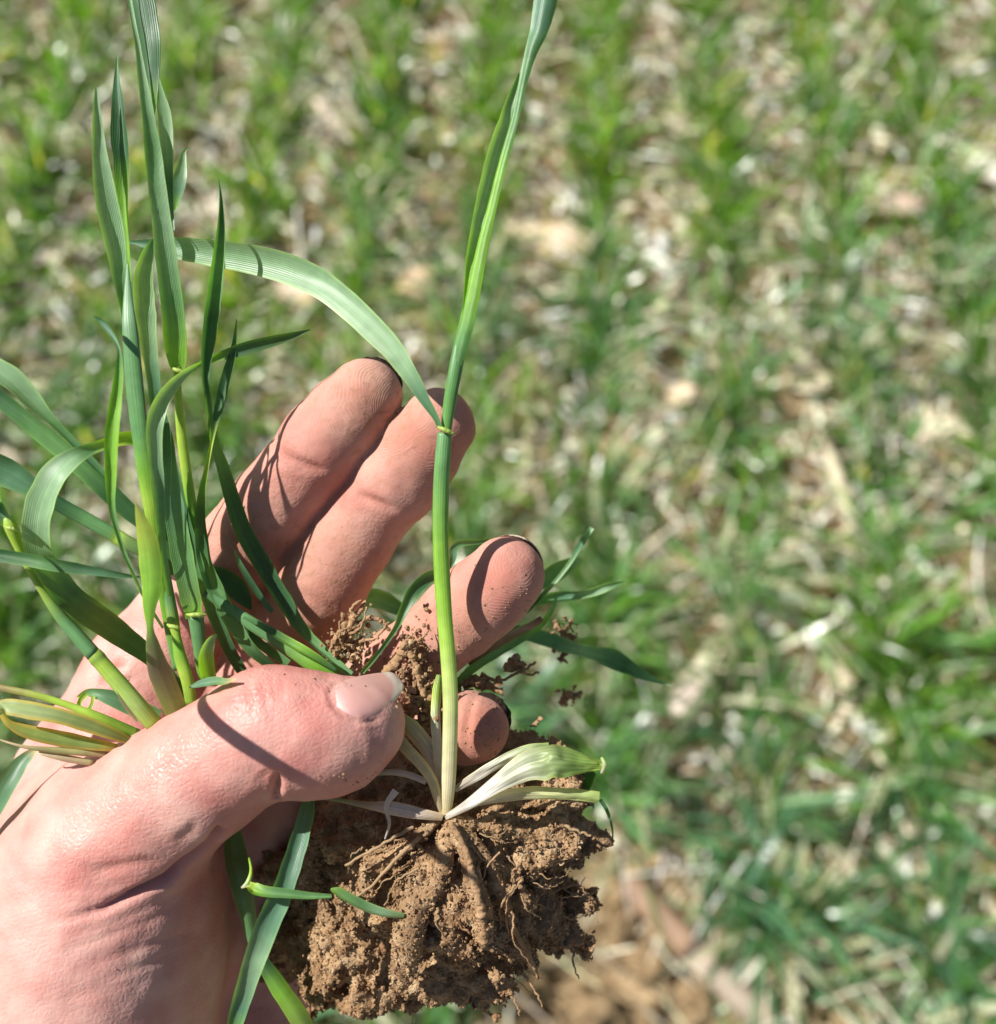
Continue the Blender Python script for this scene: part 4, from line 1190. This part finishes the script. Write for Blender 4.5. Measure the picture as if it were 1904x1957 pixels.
# --- shoots of the bunch pinched on the left
s = plant(365, 1340, 2, 'tallest blade of the bunch, its top folded and running off the upper edge')
ribbon('leaf', s, [(243, -60, -7, 8), (248, 0, -7, 9), (260, 70, -7, 10), (270, 140, -7, 16), (281, 210, -7, 23), (294, 310, -7, 32), (305, 400, -7, 36), (317, 500, -6.5, 40), (328, 590, -6, 43), (333, 650, -5.5, 43), (338, 690, -5, 34), (341, 712, -4.6, 18)],
       [PALE, PALE, PALE, MIDG, PALE, MIDG, BRIGHT, BRIGHT], phi=14, curl=0.3)
ribbon('leaf', s, [(250, -70, -6, 40), (266, -10, -6, 42), (276, 45, -6, 42), (284, 105, -6, 34), (290, 160, -6, 20), (294, 225, -6.3, 3)], [BLUE, DARK, DARK, DARK, BRIGHT], phi=-42, curl=-0.3)  # turned-over top of the same blade, its shade put into the colour
ribbon('leaf', s, [(301, 142, -1, 2), (307, 182, -1, 16), (314, 222, -1, 26), (318, 270, -1, 25), (321, 320, -1, 17), (325, 380, -1, 11), (331, 440, -2, 6)], [PALE, PALE, PALE, DARK, BLUE], phi=15)
ribbon('leaf', s, [(366, 284, 5, 2), (354, 286, 5, 5), (349, 305, 4.5, 14), (344, 338, 4, 25), (340, 370, 3, 19), (334, 402, 2, 4)], [BLUE, PALE, PALE, BLUE, BRIGHT], phi=5)
stalk('stem', s, [(338, 700, -4.6, 14), (340, 745, -4, 15), (346, 820, -2, 19), (353, 880, -1, 20), (362, 940, 0, 20), (372, 1000, 2, 17), (378, 1060, 3, 15)], [YG, YG, YG, BRIGHT, MIDG])
collar(s, 341, 706, -5.6, 26, 0.3)
s = plant(330, 1330, 2, 'second shoot from the palm edge, broad pale blade and dark one beside it')
ribbon('leaf', s, [(183, 166, -9, 4), (184, 200, -9, 12), (186, 250, -9, 21), (193, 320, -9, 33), (205, 400, -9, 42), (217, 460, -9, 40), (227, 520, -8.5, 30), (238, 585, -8, 20), (246, 650, -8, 14)], [PALE, PALE, PALE, PALE, PALE, MIDG, BRIGHT], phi=18, curl=0.3)
ribbon('leaf', s, [(225, 106, -6, 2), (225, 150, -6, 10), (230, 200, -6, 22), (235, 265, -6, 30), (239, 330, -6, 27), (240, 400, -6, 20), (243, 460, -6, 14), (248, 540, -6, 10)], [MIDG, BLUE, DARK, DARK, BRIGHT, BRIGHT, BRIGHT], phi=-30, curl=0.5, fold=0.3)  # brighter lower part: light shining through is put into the colour
stalk('stem', s, [(244, 500, -9, 3), (245, 580, -9.5, 20), (249, 640, -10, 30), (257, 732, -10, 34), (264, 798, -10, 33), (272, 865, -9.6, 31), (281, 931, -9, 28), (290, 990, -8, 24), (305, 1090, -4, 22), (322, 1190, 0, 20), (340, 1280, 2, 20)],
      [MIDG, PALE, MIDG, MIDG, MIDG, BRIGHT, YG, BRIGHT, BRIGHT, MIDG], flat=0.45)
s = plant(275, 1250, 0, 'wide blade looping left in an arch beside the hand and back behind the shoots')
ribbon('leaf', s, [(262, 836, -8, 24), (235, 838, -9.5, 26), (200, 848, -11, 21), (168, 860, -12, 24), (138, 878, -13, 36, -20), (108, 908, -14, 46, -34), (86, 950, -14, 51, -38), (73, 1000, -13, 52, -34), (75, 1050, -11, 48, -20), (93, 1092, -8.5, 46), (125, 1135, -6, 50), (165, 1168, -3, 50), (205, 1197, 0, 48), (245, 1226, 2, 42), (285, 1255, 4, 32), (325, 1295, 6, 26), (365, 1335, 8, 14)],
       [BRIGHT, YG, MIDG, PALE, PALE, PALE, MIDG, DARK, (0.10, 0.17, 0.06), DARK, DARK, DARK], phi=12, curl=0.3)
s = plant(305, 1190, -2, 'thin ribbon like shoot with small hooked tip hanging in front of the bunch')
ribbon('leaf', s, [(180, 604, -13, 2), (198, 617, -13, 11), (217, 643, -13.5, 10), (228, 668, -14, 6), (229, 700, -14, 14), (223, 760, -14, 22), (217, 830, -14.5, 25), (213, 900, -14.5, 22), (214, 955, -14.5, 14), (221, 1000, -14, 10), (234, 1045, -13, 8), (252, 1088, -12, 7), (270, 1130, -9, 6), (292, 1168, -5, 6), (312, 1200, -1, 5)],
       [DARK, BLUE, MIDG, BRIGHT, BRIGHT, MIDG, MIDG, PALE, PALE], phi=-15, curl=0.5, fold=0.2)
s = plant(330, 1365, -2, 'short bright yellow green blade glowing in front, purplish at its foot')
ribbon('leaf', s, [(259, 962, -17, 3), (268, 992, -17, 20), (281, 1040, -17, 39), (287, 1085, -17, 42), (287, 1122, -17, 36), (284, 1160, -16.5, 25), (286, 1200, -16, 13), (291, 1232, -15, 24), (300, 1272, -13, 38), (315, 1312, -10, 44), (330, 1350, -7, 44), (338, 1375, -5, 40)],
       [(0.22, 0.25, 0.07), (0.27, 0.36, 0.05), (0.2, 0.38, 0.05), BRIGHT, BRIGHT, (0.16, 0.2, 0.08), PURP, (0.2, 0.24, 0.08), (0.2, 0.26, 0.05)], phi=-20, curl=-0.35)
s = plant(665, 1285, 2, 'long narrow dark blade slanting across the index and middle fingers to the thumb')
ribbon('leaf', s, [(418, 341, -6, 2), (421, 380, -6, 6), (420, 430, -6, 14), (414, 490, -6, 23), (406, 560, -6, 28), (398, 610, -6, 27), (393, 660, -6, 24), (391, 705, -6, 16), (392, 740, -6, 12), (400, 800, -3, 13), (412, 862, 0, 20), (428, 920, 2.5, 26), (452, 997, 3.5, 31), (483, 1063, 4.5, 33), (522, 1128, 5, 31), (557, 1180, 5, 26), (590, 1222, 4.5, 19), (628, 1255, 3.5, 15), (670, 1292, 2, 14)],
       [MIDG, DARK, MIDG, DARK, DARK, DARK, MIDG, DARK, DARK, DARK, MIDG, MIDG], phi=24, curl=0.5, fold=0.4)
s = plant(520, 1275, 4, 'slim pointed blade rising between the long slanting one and the bunch')
ribbon('leaf', s, [(453, 610, -3, 2), (448, 660, -3, 9), (441, 700, -3, 17), (431, 740, -3, 20), (419, 785, -3, 16), (410, 825, -3, 8), (402, 862, -3, 6), (394, 905, -3.5, 9), (389, 940, -4, 13), (386, 985, -2, 19), (388, 1030, 0, 24), (396, 1072, 1, 26), (413, 1118, 2, 30), (434, 1160, 2, 30), (456, 1200, 2, 27), (482, 1238, 2, 22), (525, 1275, 4, 16)],
       [MIDG, DARK, DARK, DARK, YG, BRIGHT, DARK, DARK, MIDG, MIDG, MIDG, DARK], phi=-22, curl=0.4, fold=0.35)
s = plant(320, 1140, 0, 'pale blade bending right over the bunch into a dark pointed tip')
ribbon('leaf', s, [(593, 630, -1, 2), (560, 640, -1.5, 13), (520, 651, -2, 21), (470, 665, -3, 24), (430, 677, -3.5, 19), (403, 687, -4, 12), (380, 697, -5, 10), (354, 713, -8, 15), (330, 736, -10, 22), (311, 762, -11.5, 28), (299, 792, -12, 32), (294, 828, -12, 30), (296, 870, -11.5, 27), (300, 920, -11, 24), (304, 970, -10, 20), (308, 1025, -9, 16), (314, 1080, -7, 13), (324, 1140, -4, 9)],
       [DARK, (0.06, 0.13, 0.04), DARK, BRIGHT, PALE, PALE, PALE, PALE, BLUE, MIDG, MIDG], phi=16, curl=0.35)
stalk('stem', s, [(312, 1070, -3, 16), (322, 1130, -2, 20), (331, 1185, -1, 23), (337, 1215, -1, 17), (344, 1255, -1, 24), (358, 1300, -1, 24), (366, 1345, 0, 22)], [MIDG, MIDG, YG, BRIGHT, YG, BRIGHT])
collar(s, 332, 1196, -3, 24, 0.2)
s = plant(388, 1280, 4, 'broad dark blade in the middle of the bunch ending in a pale collar')
ribbon('leaf', s, [(319, 808, -7, 8), (321, 840, -7, 22), (325, 895, -7, 28), (331, 950, -7, 35), (339, 1000, -6.5, 39), (348, 1050, -6, 41), (358, 1100, -5, 41), (367, 1145, -4, 38), (373, 1180, -3.4, 32)], [DARK, DARK, BLUE, BLUE, MIDG, MIDG, (0.13, 0.25, 0.07), BRIGHT], phi=-20, curl=0.3)
stalk('stem', s, [(374, 1176, -2.6, 30), (379, 1215, -2, 27), (384, 1255, -1, 25), (390, 1300, 1, 22)], [MIDG, MIDG, BRIGHT])
collar(s, 374, 1173, -4.6, 34, -0.05)
s = plant(290, 1385, -3, 'thick yellow green jointed stalk running down left to the thumb base')
stalk('stem', s, [(12, 990, -12, 20), (22, 1010, -12, 25), (33, 1036, -11, 22), (45, 1065, -10, 16), (62, 1098, -9, 14), (82, 1130, -8, 16), (100, 1157, -7.5, 20), (122, 1186, -7, 24), (150, 1218, -7, 27), (180, 1252, -7, 29)],
      [YG, YG, YG, (0.28, 0.42, 0.08), MIDG, MIDG], flat=0.9)
stalk('stem', s, [(179, 1250, -6.9, 29), (187, 1259, -7, 31.5), (194, 1267, -7, 30), (212, 1288, -7, 31), (240, 1320, -7, 32), (266, 1351, -6.5, 33), (298, 1388, -5, 33)], [YG, (0.2, 0.32, 0.06), YG, (0.34, 0.5, 0.10), (0.4, 0.54, 0.16), YG], flat=0.9)
ribbon('leaf', s, [(14, 1000, -12.5, 20), (4, 980, -13, 26), (-6, 955, -13, 18), (-20, 925, -13, 10)], [PALE, MIDG, PALE], phi=20, curl=0.6)
ribbon('dry_sheath', s, [(222, 1310, -7.6, 4), (232, 1335, -8, 9), (248, 1360, -7.5, 9), (262, 1380, -6.5, 4)], [WHITE, WHITE, (0.6, 0.6, 0.5)], M_DRY, phi=30)
collar(s, 22, 1008, -14, 26, 0.2)
s = plant(205, 920, -2, 'upper of the two blades arching in from the frame edge, pale and shiny')
ribbon('leaf', s, [(-90, 650, -8, 30), (-30, 690, -8, 36), (20, 725, -8, 42), (60, 765, -7, 35), (100, 805, -6, 18), (140, 846, -5, 14), (178, 886, -4, 15), (210, 920, -3, 8)], [BLUE, PALE, PALE, MIDG, BLUE, MIDG], phi=15, curl=0.5)
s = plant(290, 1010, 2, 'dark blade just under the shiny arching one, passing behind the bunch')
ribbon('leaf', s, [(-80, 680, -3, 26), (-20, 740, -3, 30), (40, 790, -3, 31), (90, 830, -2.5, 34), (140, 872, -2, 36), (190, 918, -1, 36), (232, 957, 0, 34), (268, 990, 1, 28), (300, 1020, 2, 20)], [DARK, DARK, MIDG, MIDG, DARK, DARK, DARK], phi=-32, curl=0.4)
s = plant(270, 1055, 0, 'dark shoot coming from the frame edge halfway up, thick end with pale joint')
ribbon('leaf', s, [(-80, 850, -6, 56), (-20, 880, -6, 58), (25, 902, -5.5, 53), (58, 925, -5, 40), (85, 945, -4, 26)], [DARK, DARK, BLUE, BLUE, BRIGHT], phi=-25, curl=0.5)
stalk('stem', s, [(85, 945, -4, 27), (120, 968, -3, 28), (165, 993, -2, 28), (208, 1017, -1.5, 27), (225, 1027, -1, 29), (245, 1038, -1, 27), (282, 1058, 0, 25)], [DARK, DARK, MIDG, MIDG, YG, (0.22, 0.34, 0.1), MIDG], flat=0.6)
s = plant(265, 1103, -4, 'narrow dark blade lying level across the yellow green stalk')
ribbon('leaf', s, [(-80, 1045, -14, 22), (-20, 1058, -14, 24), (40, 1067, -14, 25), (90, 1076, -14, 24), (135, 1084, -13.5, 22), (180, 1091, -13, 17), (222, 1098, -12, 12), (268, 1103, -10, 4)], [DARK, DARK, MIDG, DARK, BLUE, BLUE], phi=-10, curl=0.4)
ribbon('leaf', s, [(12, 992, -12.5, 14), (-14, 960, -14, 20), (-50, 972, -20, 30), (-80, 1030, -30, 22, 50), (-104, 1100, -41, 12, 74), (-129, 1135, -55, 12, 76), (-142, 1154, -64, 10, 76), (-152, 1169, -72, 3, 76)], [MIDG, MIDG, PALE, MIDG, BLUE], phi=10, curl=0.3)  # unseen leaf beyond the frame, added so its shadow crosses the thumb
# the yellowed blades over the thumb base
YG1 = 'yellowed blades at the palm edge'
s = plant(255, 1420, 0, 'upper yellow rimmed dying blade folded at the palm edge', YG1, 'dying_wheat_shoot')
ribbon('leaf', s, [(2, 1362, -10, 12), (10, 1350, -11, 30), (66, 1358, -11, 33), (116, 1368, -10.5, 30), (165, 1383, -9, 28), (215, 1402, -7, 22), (262, 1422, -4, 10)], [(0.3, 0.42, 0.16), (0.26, 0.36, 0.16), (0.22, 0.3, 0.12), (0.2, 0.28, 0.09)], phi=10, curl=-0.3, edgecol=YEL)
s = plant(235, 1430, 0, 'lower orange rimmed dying blade beneath the yellow rimmed one', YG1, 'dying_wheat_shoot')
ribbon('leaf', s, [(2, 1366, -9.5, 8), (18, 1384, -9, 14), (52, 1399, -8, 25), (100, 1410, -7, 29), (150, 1419, -6, 27), (200, 1426, -5, 19), (240, 1431, -3, 8)], [YEL, (0.26, 0.34, 0.1), (0.2, 0.3, 0.09), (0.2, 0.3, 0.09), YEL], phi=-10, curl=-0.3, edgecol=(0.56, 0.38, 0.08))
s = plant(262, 1402, 0, 'reddish green stalk entering above the yellow rimmed blade', YG1, 'dying_wheat_shoot')
stalk('stem', s, [(-80, 1290, -6, 14), (-10, 1312, -6, 14), (66, 1328, -6, 14), (130, 1348, -5.5, 14), (190, 1372, -5, 20), (262, 1404, -2, 22)], [(0.3, 0.2, 0.12), (0.3, 0.25, 0.1), YG, YG, BRIGHT])
s = plant(215, 1442, 0, 'thin split dry stalk at the lowest fold of the yellowed blades', YG1, 'dying_wheat_shoot')
stalk('stem', s, [(-30, 1400, -7, 3), (0, 1414, -7, 3.5), (50, 1428, -7, 7), (110, 1434, -6, 13), (160, 1438, -5, 14), (215, 1443, -3, 12)], [MIDG, TAN, (0.3, 0.28, 0.12), (0.36, 0.36, 0.14), TAN])
stalk('stem', s, [(74, 1438, -6, 8), (125, 1449, -5, 14), (180, 1459, -4, 12)], [CREAM, TAN, (0.4, 0.36, 0.16)])
s = plant(300, 1368, 2, 'short blade with torn hooked end lying under the yellow green stalk')
ribbon('leaf', s, [(148, 1332, 0, 4), (165, 1324, -1, 12), (185, 1325, -2, 20), (220, 1335, -2, 31), (262, 1353, -1, 34), (305, 1370, 0, 28)], [BRIGHT, MIDG, BLUE, BLUE, MIDG], phi=-20, curl=0.3)
ribbon('leaf', s, [(165, 1326, -2, 10), (152, 1340, -2, 8), (152, 1356, -2, 7), (168, 1358, -2.5, 8), (176, 1345, -2.5, 6), (178, 1330, -2.5, 6)], [YG, BRIGHT, BRIGHT, YG], phi=10)
s = plant(75, 1430, 2, 'dark blue green blade drooping over the palm edge at the frame side')
ribbon('leaf', s, [(76, 1428, 1, 5), (56, 1444, 0, 20), (32, 1470, -1, 33), (10, 1506, -2, 36), (-12, 1550, -2, 32), (-50, 1620, -2, 20)], [CREAM, BLUE, BLUE, BLUE, DARK], phi=-12, curl=0.35)
s = plant(395, 1298, -2, 'small bright curled leaf tip standing above the thumb')
ribbon('leaf', s, [(414, 1212, -7, 3), (404, 1220, -7, 14), (393, 1243, -7, 25), (391, 1268, -6, 30), (397, 1300, -4, 26)], [PALE, PALE, BRIGHT, BRIGHT], phi=30, curl=0.5)
s = plant(365, 1312, -4, 'short pale leaf scrap lying along the top of the thumb')
ribbon('leaf', s, [(362, 1314, -12, 3), (385, 1307, -13, 14), (410, 1303, -14, 16), (430, 1304, -15, 12), (452, 1298, -16, 4)], [BLUE, BLUE, MIDG, TAN], phi=30, curl=0.3)
s = plant(650, 1292, 3, 'bright green shoot with rippled sheath pinched just behind the thumbnail')
stalk('stem', s, [(392, 1132, 2, 16), (438, 1162, 1.5, 22), (478, 1190, 1, 26), (520, 1216, 1, 28), (562, 1244, 0.5, 30), (602, 1270, 0, 34), (645, 1292, 1, 32)], [DARK, MIDG, MIDG, MIDG, (0.15, 0.3, 0.07), BRIGHT, BRIGHT], flat=0.5)
ribbon('leaf', s, [(465, 1180, -1, 6), (505, 1202, -1, 13), (545, 1226, -1.5, 16), (590, 1252, -2.5, 16), (640, 1282, -2, 8)], [MIDG, DARK, BRIGHT, DARK], phi=35, curl=0.6)
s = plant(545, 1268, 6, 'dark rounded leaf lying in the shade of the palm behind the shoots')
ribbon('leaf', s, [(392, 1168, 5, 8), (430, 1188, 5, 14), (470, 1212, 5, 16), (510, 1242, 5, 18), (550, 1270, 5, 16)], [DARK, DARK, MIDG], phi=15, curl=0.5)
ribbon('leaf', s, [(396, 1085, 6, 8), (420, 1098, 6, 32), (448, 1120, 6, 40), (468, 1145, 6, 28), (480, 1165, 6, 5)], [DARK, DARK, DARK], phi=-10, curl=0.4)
s = plant(600, 1262, 0, 'slender curved stemlet bowing in front of the middle finger base')
ribbon('leaf', s, [(448, 1052, 0, 2), (462, 1085, 0, 10), (490, 1130, 0, 12), (520, 1170, 0, 8)], [MIDG, DARK, DARK], phi=20)
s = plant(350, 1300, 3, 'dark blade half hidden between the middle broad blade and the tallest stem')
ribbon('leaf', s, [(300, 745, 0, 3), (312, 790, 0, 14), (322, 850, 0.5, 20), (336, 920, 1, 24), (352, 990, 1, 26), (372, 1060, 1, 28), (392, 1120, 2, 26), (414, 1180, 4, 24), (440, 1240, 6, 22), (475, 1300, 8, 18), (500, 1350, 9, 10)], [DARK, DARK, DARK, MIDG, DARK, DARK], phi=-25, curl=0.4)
s = plant(312, 1240, 2, 'blue green blade mostly behind the second stem, its broad middle showing beside the tallest blade')
ribbon('leaf', s, [(292, 458, 1, 6), (280, 490, 1, 24), (272, 540, 1, 36), (277, 600, 1, 38), (284, 660, 1, 30), (292, 720, 1, 26), (300, 800, 1, 22), (306, 900, 2, 20), (314, 1000, 3, 20), (322, 1100, 4, 18)], [BLUE, PALE, PALE, PALE, BLUE, DARK, DARK, DARK], phi=15, curl=0.3)
# --- behind and right of the ring finger
BG2 = 'wheat shoots showing behind the ring finger'
s = plant(700, 1284, 4, 'dark leaf rising from the thumbnail, behind the tall stem and over the ring fingertip', BG2)
ribbon('leaf', s, [(692, 1286, 0, 7), (712, 1262, -1, 9), (735, 1232, -2, 9), (757, 1198, -3, 11), (770, 1168, -3, 18), (790, 1130, -2, 24), (815, 1104, 0, 22), (845, 1090, 3, 16), (864, 1070, 6, 13), (868, 1048, 8, 15), (884, 1037, 9, 14), (920, 1034, 11, 10), (965, 1029, 13, 6)], [MIDG, DARK, MIDG, DARK, DARK, BLUE, MIDG, BLUE], phi=-20, curl=0.4)
s = plant(1020, 1152, 22, 'thin leaf with cut tip pointing up right beyond the ring fingertip', BG2)
ribbon('leaf', s, [(1005, 1170, 20, 12), (1030, 1146, 20, 9), (1060, 1116, 20, 8), (1090, 1078, 20, 8), (1112, 1042, 19, 12), (1134, 1010, 19, 10)], [BLUE, DARK, PALE, PALE, BLUE, PALE], phi=25, curl=0.6, fold=0.3)
s = plant(1015, 1155, 24, 'twisted bright leaf reaching right beneath the thin cut one', BG2)
ribbon('leaf', s, [(985, 1162, 22, 10), (1030, 1146, 23, 18), (1070, 1137, 24, 20), (1105, 1136, 24, 15), (1135, 1130, 25, 16), (1162, 1120, 25, 15), (1192, 1112, 26, 2)], [MIDG, MIDG, BLUE, PALE, PALE, MIDG], phi=-25, curl=0.5)
s = plant(872, 1305, 14, 'long narrow green leaf rising along the underside of the ring finger', BG2)
ribbon('leaf', s, [(868, 1308, 12, 8), (895, 1283, 13, 16), (930, 1260, 14, 15), (968, 1238, 16, 14), (1010, 1212, 18, 13), (1035, 1192, 20, 11), (1055, 1165, 22, 9), (1064, 1140, 23, 4)], [BRIGHT, MIDG, MIDG, BRIGHT, PALE], phi=-20, curl=0.4)
s = plant(980, 1205, 24, 'widest blade, stretching far right with a fine drooping point', BG2)
ribbon('leaf', s, [(960, 1200, 24, 14), (1000, 1211, 25, 25), (1050, 1225, 26, 28), (1095, 1240, 26, 25), (1135, 1250, 27, 28), (1170, 1261, 27, 36), (1203, 1277, 28, 28), (1238, 1295, 28, 15), (1284, 1311, 29, 2)], [DARK, BLUE, BLUE, PALE, BLUE, DARK, BLUE, PALE], phi=15, curl=0.4)
s = plant(905, 1262, 16, 'dry straw coloured sheath split at the end beside the ring finger', BG2, 'dry_sheath_piece')
stalk('sheath', s, [(895, 1268, 18, 12), (940, 1240, 18, 17), (985, 1212, 18, 17), (1015, 1196, 18, 15), (1036, 1182, 18, 11)], [(0.3, 0.25, 0.14), (0.5, 0.42, 0.26), (0.62, 0.54, 0.36), (0.6, 0.45, 0.25), (0.3, 0.17, 0.08)], M_DRY, flat=0.5)
s = plant(1040, 1110, 30, 'blurred folded leaf farther back beyond the ring fingertip', BG2)
ribbon('leaf', s, [(1030, 1120, 34, 20), (1055, 1098, 34, 34), (1085, 1080, 34, 28), (1112, 1068, 34, 10)], [BLUE, MIDG, PALE], phi=-15)
s = plant(690, 1160, 26, 'pale broad leaf piece seen in the gap between middle and ring fingers', BG2)
ribbon('leaf', s, [(640, 1200, 30, 20), (690, 1150, 30, 34), (725, 1147, 30, 36), (765, 1165, 30, 24)], [BLUE, PALE, PALE, BLUE], phi=10)
s = plant(1100, 1500, 20, 'dark leaf hanging behind the cut pale sheaths of the main plant', BG2)
ribbon('leaf', s, [(1130, 1470, 16, 30), (1110, 1500, 16, 44), (1100, 1530, 17, 30), (1108, 1560, 17, 8)], [DARK, DARK, DARK], phi=-20)
ribbon('leaf', s, [(1148, 1528, 12, 6), (1160, 1548, 12, 7), (1170, 1580, 12, 4), (1172, 1610, 12, 2)], [DARK, BLUE, DARK], phi=-30)
# --- below the thumb
BG3 = 'wheat leaves hanging below the thumb'
s = plant(592, 1512, -2, 'wide blue green blade hanging from the thumb down over the clod', BG3)
ribbon('leaf', s, [(594, 1506, -2, 10), (590, 1530, -3, 22), (583, 1562, -5, 31), (565, 1625, -8, 36), (543, 1690, -10, 40), (515, 1757, -11, 45), (490, 1823, -11, 42), (464, 1900, -11, 36), (448, 1960, -11, 30), (425, 2050, -11, 16), (412, 2110, -11, 2)], [MIDG, BLUE, BLUE, BLUE, BLUE, PALE, BLUE, BRIGHT, BRIGHT], phi=10, curl=0.4)
s = plant(445, 1580, 4, 'long limp shoot behind the wide blade, sheath ending in a white notch', BG3)
ribbon('sheath', s, [(438, 1570, 6, 26), (447, 1630, 4, 42), (457, 1680, 2, 44), (466, 1730, 2, 36), (480, 1790, 4, 24), (500, 1840, 4, 26), (525, 1880, 4, 32), (555, 1925, 4, 36), (590, 1985, 4, 34), (630, 2060, 4, 16)], [MIDG, (0.10, 0.18, 0.06), (0.13, 0.24, 0.07), MIDG, DARK, BRIGHT, (0.16, 0.24, 0.05), (0.16, 0.22, 0.06)], M_LEAF, phi=-18, curl=-0.6)
ribbon('leaf', s, [(464, 1696, -12, 3), (474, 1694, -12.3, 12), (484, 1702, -12.6, 20), (505, 1707, -13, 20), (545, 1710, -13, 17), (590, 1714, -12.6, 13), (634, 1714, -12, 7)], [WHITE, YG, BRIGHT, MIDG, MIDG, MIDG], phi=25, curl=0.6, fold=0.2)
stalk('collar', s, [(462, 1697, -12, 4), (474, 1686, -12, 9), (480, 1664, -11, 6), (476, 1640, -9, 4)], [WHITE, YG, BRIGHT], sides=10)
s = plant(770, 1752, -6, 'short rolled green leaf end lying on the front of the clod', BG3)
ribbon('leaf', s, [(632, 1700, -10, 5), (646, 1706, -10, 16), (672, 1722, -10, 18), (705, 1738, -9.5, 18), (738, 1748, -9, 15), (772, 1752, -8, 10)], [BRIGHT, (0.13, 0.26, 0.08), MIDG, PALE, (0.2, 0.3, 0.12)], phi=-25, curl=-0.6)
# dirty root remains in the palm, between thumb and ring finger, and dangling beyond it
rt = empty('root_tangle', tuple(to_world(cmm(800, 1300, 8)[None])[0]), 'soil coated root tangle in the palm between the thumbnail and the tall stem', 'roots')
for (ps, r0, r1) in [([(640, 1235, 4), (665, 1200, 3), (690, 1165, 3), (700, 1150, 3)], 1.0, 0.4), ([(655, 1240, 4), (690, 1190, 3), (720, 1182, 3), (745, 1205, 4)], 0.5, 0.4),
                     ([(770, 1225, 1), (790, 1260, 1), (803, 1300, 1), (812, 1340, 1)], 0.75, 0.6), ([(740, 1290, 4), (770, 1250, 2), (800, 1240, 2)], 1.0, 0.7),
                     ([(800, 1330, 1), (790, 1350, 1), (782, 1380, 1)], 1.1, 0.5), ([(655, 1210, 3), (640, 1222, 3), (632, 1245, 3)], 0.5, 0.3), ([(680, 1180, 2), (672, 1165, 2), (690, 1148, 2)], 0.4, 0.2),
                     ([(812, 1320, 2), (820, 1360, 2), (815, 1400, 3), (825, 1430, 3)], 1.2, 0.8)]:
    root(ps, r0, r1, rt, True, 5)
rt3g = None
def clot(parent, x, y, d, n_, sx, sy, sz, sm):
    c = np.array([cmm(random.gauss(x, sx), random.gauss(y, sy), d + random.gauss(0, sz)) for _ in range(n_)])
    o = crumbs('soil_crumb', c, RNG.gamma(2.0, sm, n_) + 0.1, M_CAKED if parent is rt3g else M_SOIL, parent)
clot(rt, 795, 1290, 4, 500, 14, 42, 1.6, 0.10)
clot(rt, 668, 1232, 5, 260, 20, 22, 1.6, 0.11)
clot(rt, 812, 1390, 4, 300, 18, 30, 2.0, 0.12)
rt2 = empty('root_fragment', tuple(to_world(cmm(960, 1310, 16)[None])[0]), 'dark root stub with clinging crumbs beneath the ring finger', 'roots')
root([(880, 1300, 14), (910, 1305, 14), (935, 1312, 14), (960, 1322, 14)], 1.2, 0.6, rt2)
root([(920, 1290, 14), (960, 1300, 15), (1000, 1280, 17), (1025, 1262, 18)], 0.35, 0.25, rt2)
root([(1000, 1285, 16), (1015, 1290, 17), (1030, 1285, 18)], 0.3, 0.2, rt2)
clot(rt2, 905, 1303, 15, 90, 18, 6, 1.0, 0.2)
clot(rt2, 984, 1270, 17, 50, 7, 7, 0.8, 0.2)
rt3 = empty('root_fragment', tuple(to_world(cmm(1080, 1230, 30)[None])[0]), 'pale tan dusty root tuft hanging free beyond the ring fingertip', 'roots')
root([(1060, 1185, 30), (1075, 1215, 30), (1085, 1240, 30), (1068, 1262, 30)], 0.5, 0.6, rt3)
root([(1050, 1208, 30), (1078, 1220, 30), (1105, 1232, 31)], 0.4, 0.3, rt3)
root([(1078, 1215, 30), (1088, 1195, 30), (1098, 1190, 30)], 0.3, 0.2, rt3)
root([(1072, 1345, 32), (1085, 1328, 32), (1100, 1330, 32), (1112, 1322, 32)], 0.7, 0.5, rt3)
rt3g = rt3
clot(rt3, 1078, 1222, 30, 160, 12, 18, 1.0, 0.1)
clot(rt3, 1083, 1330, 31, 40, 12, 8, 1.0, 0.12)
print('plants ok')
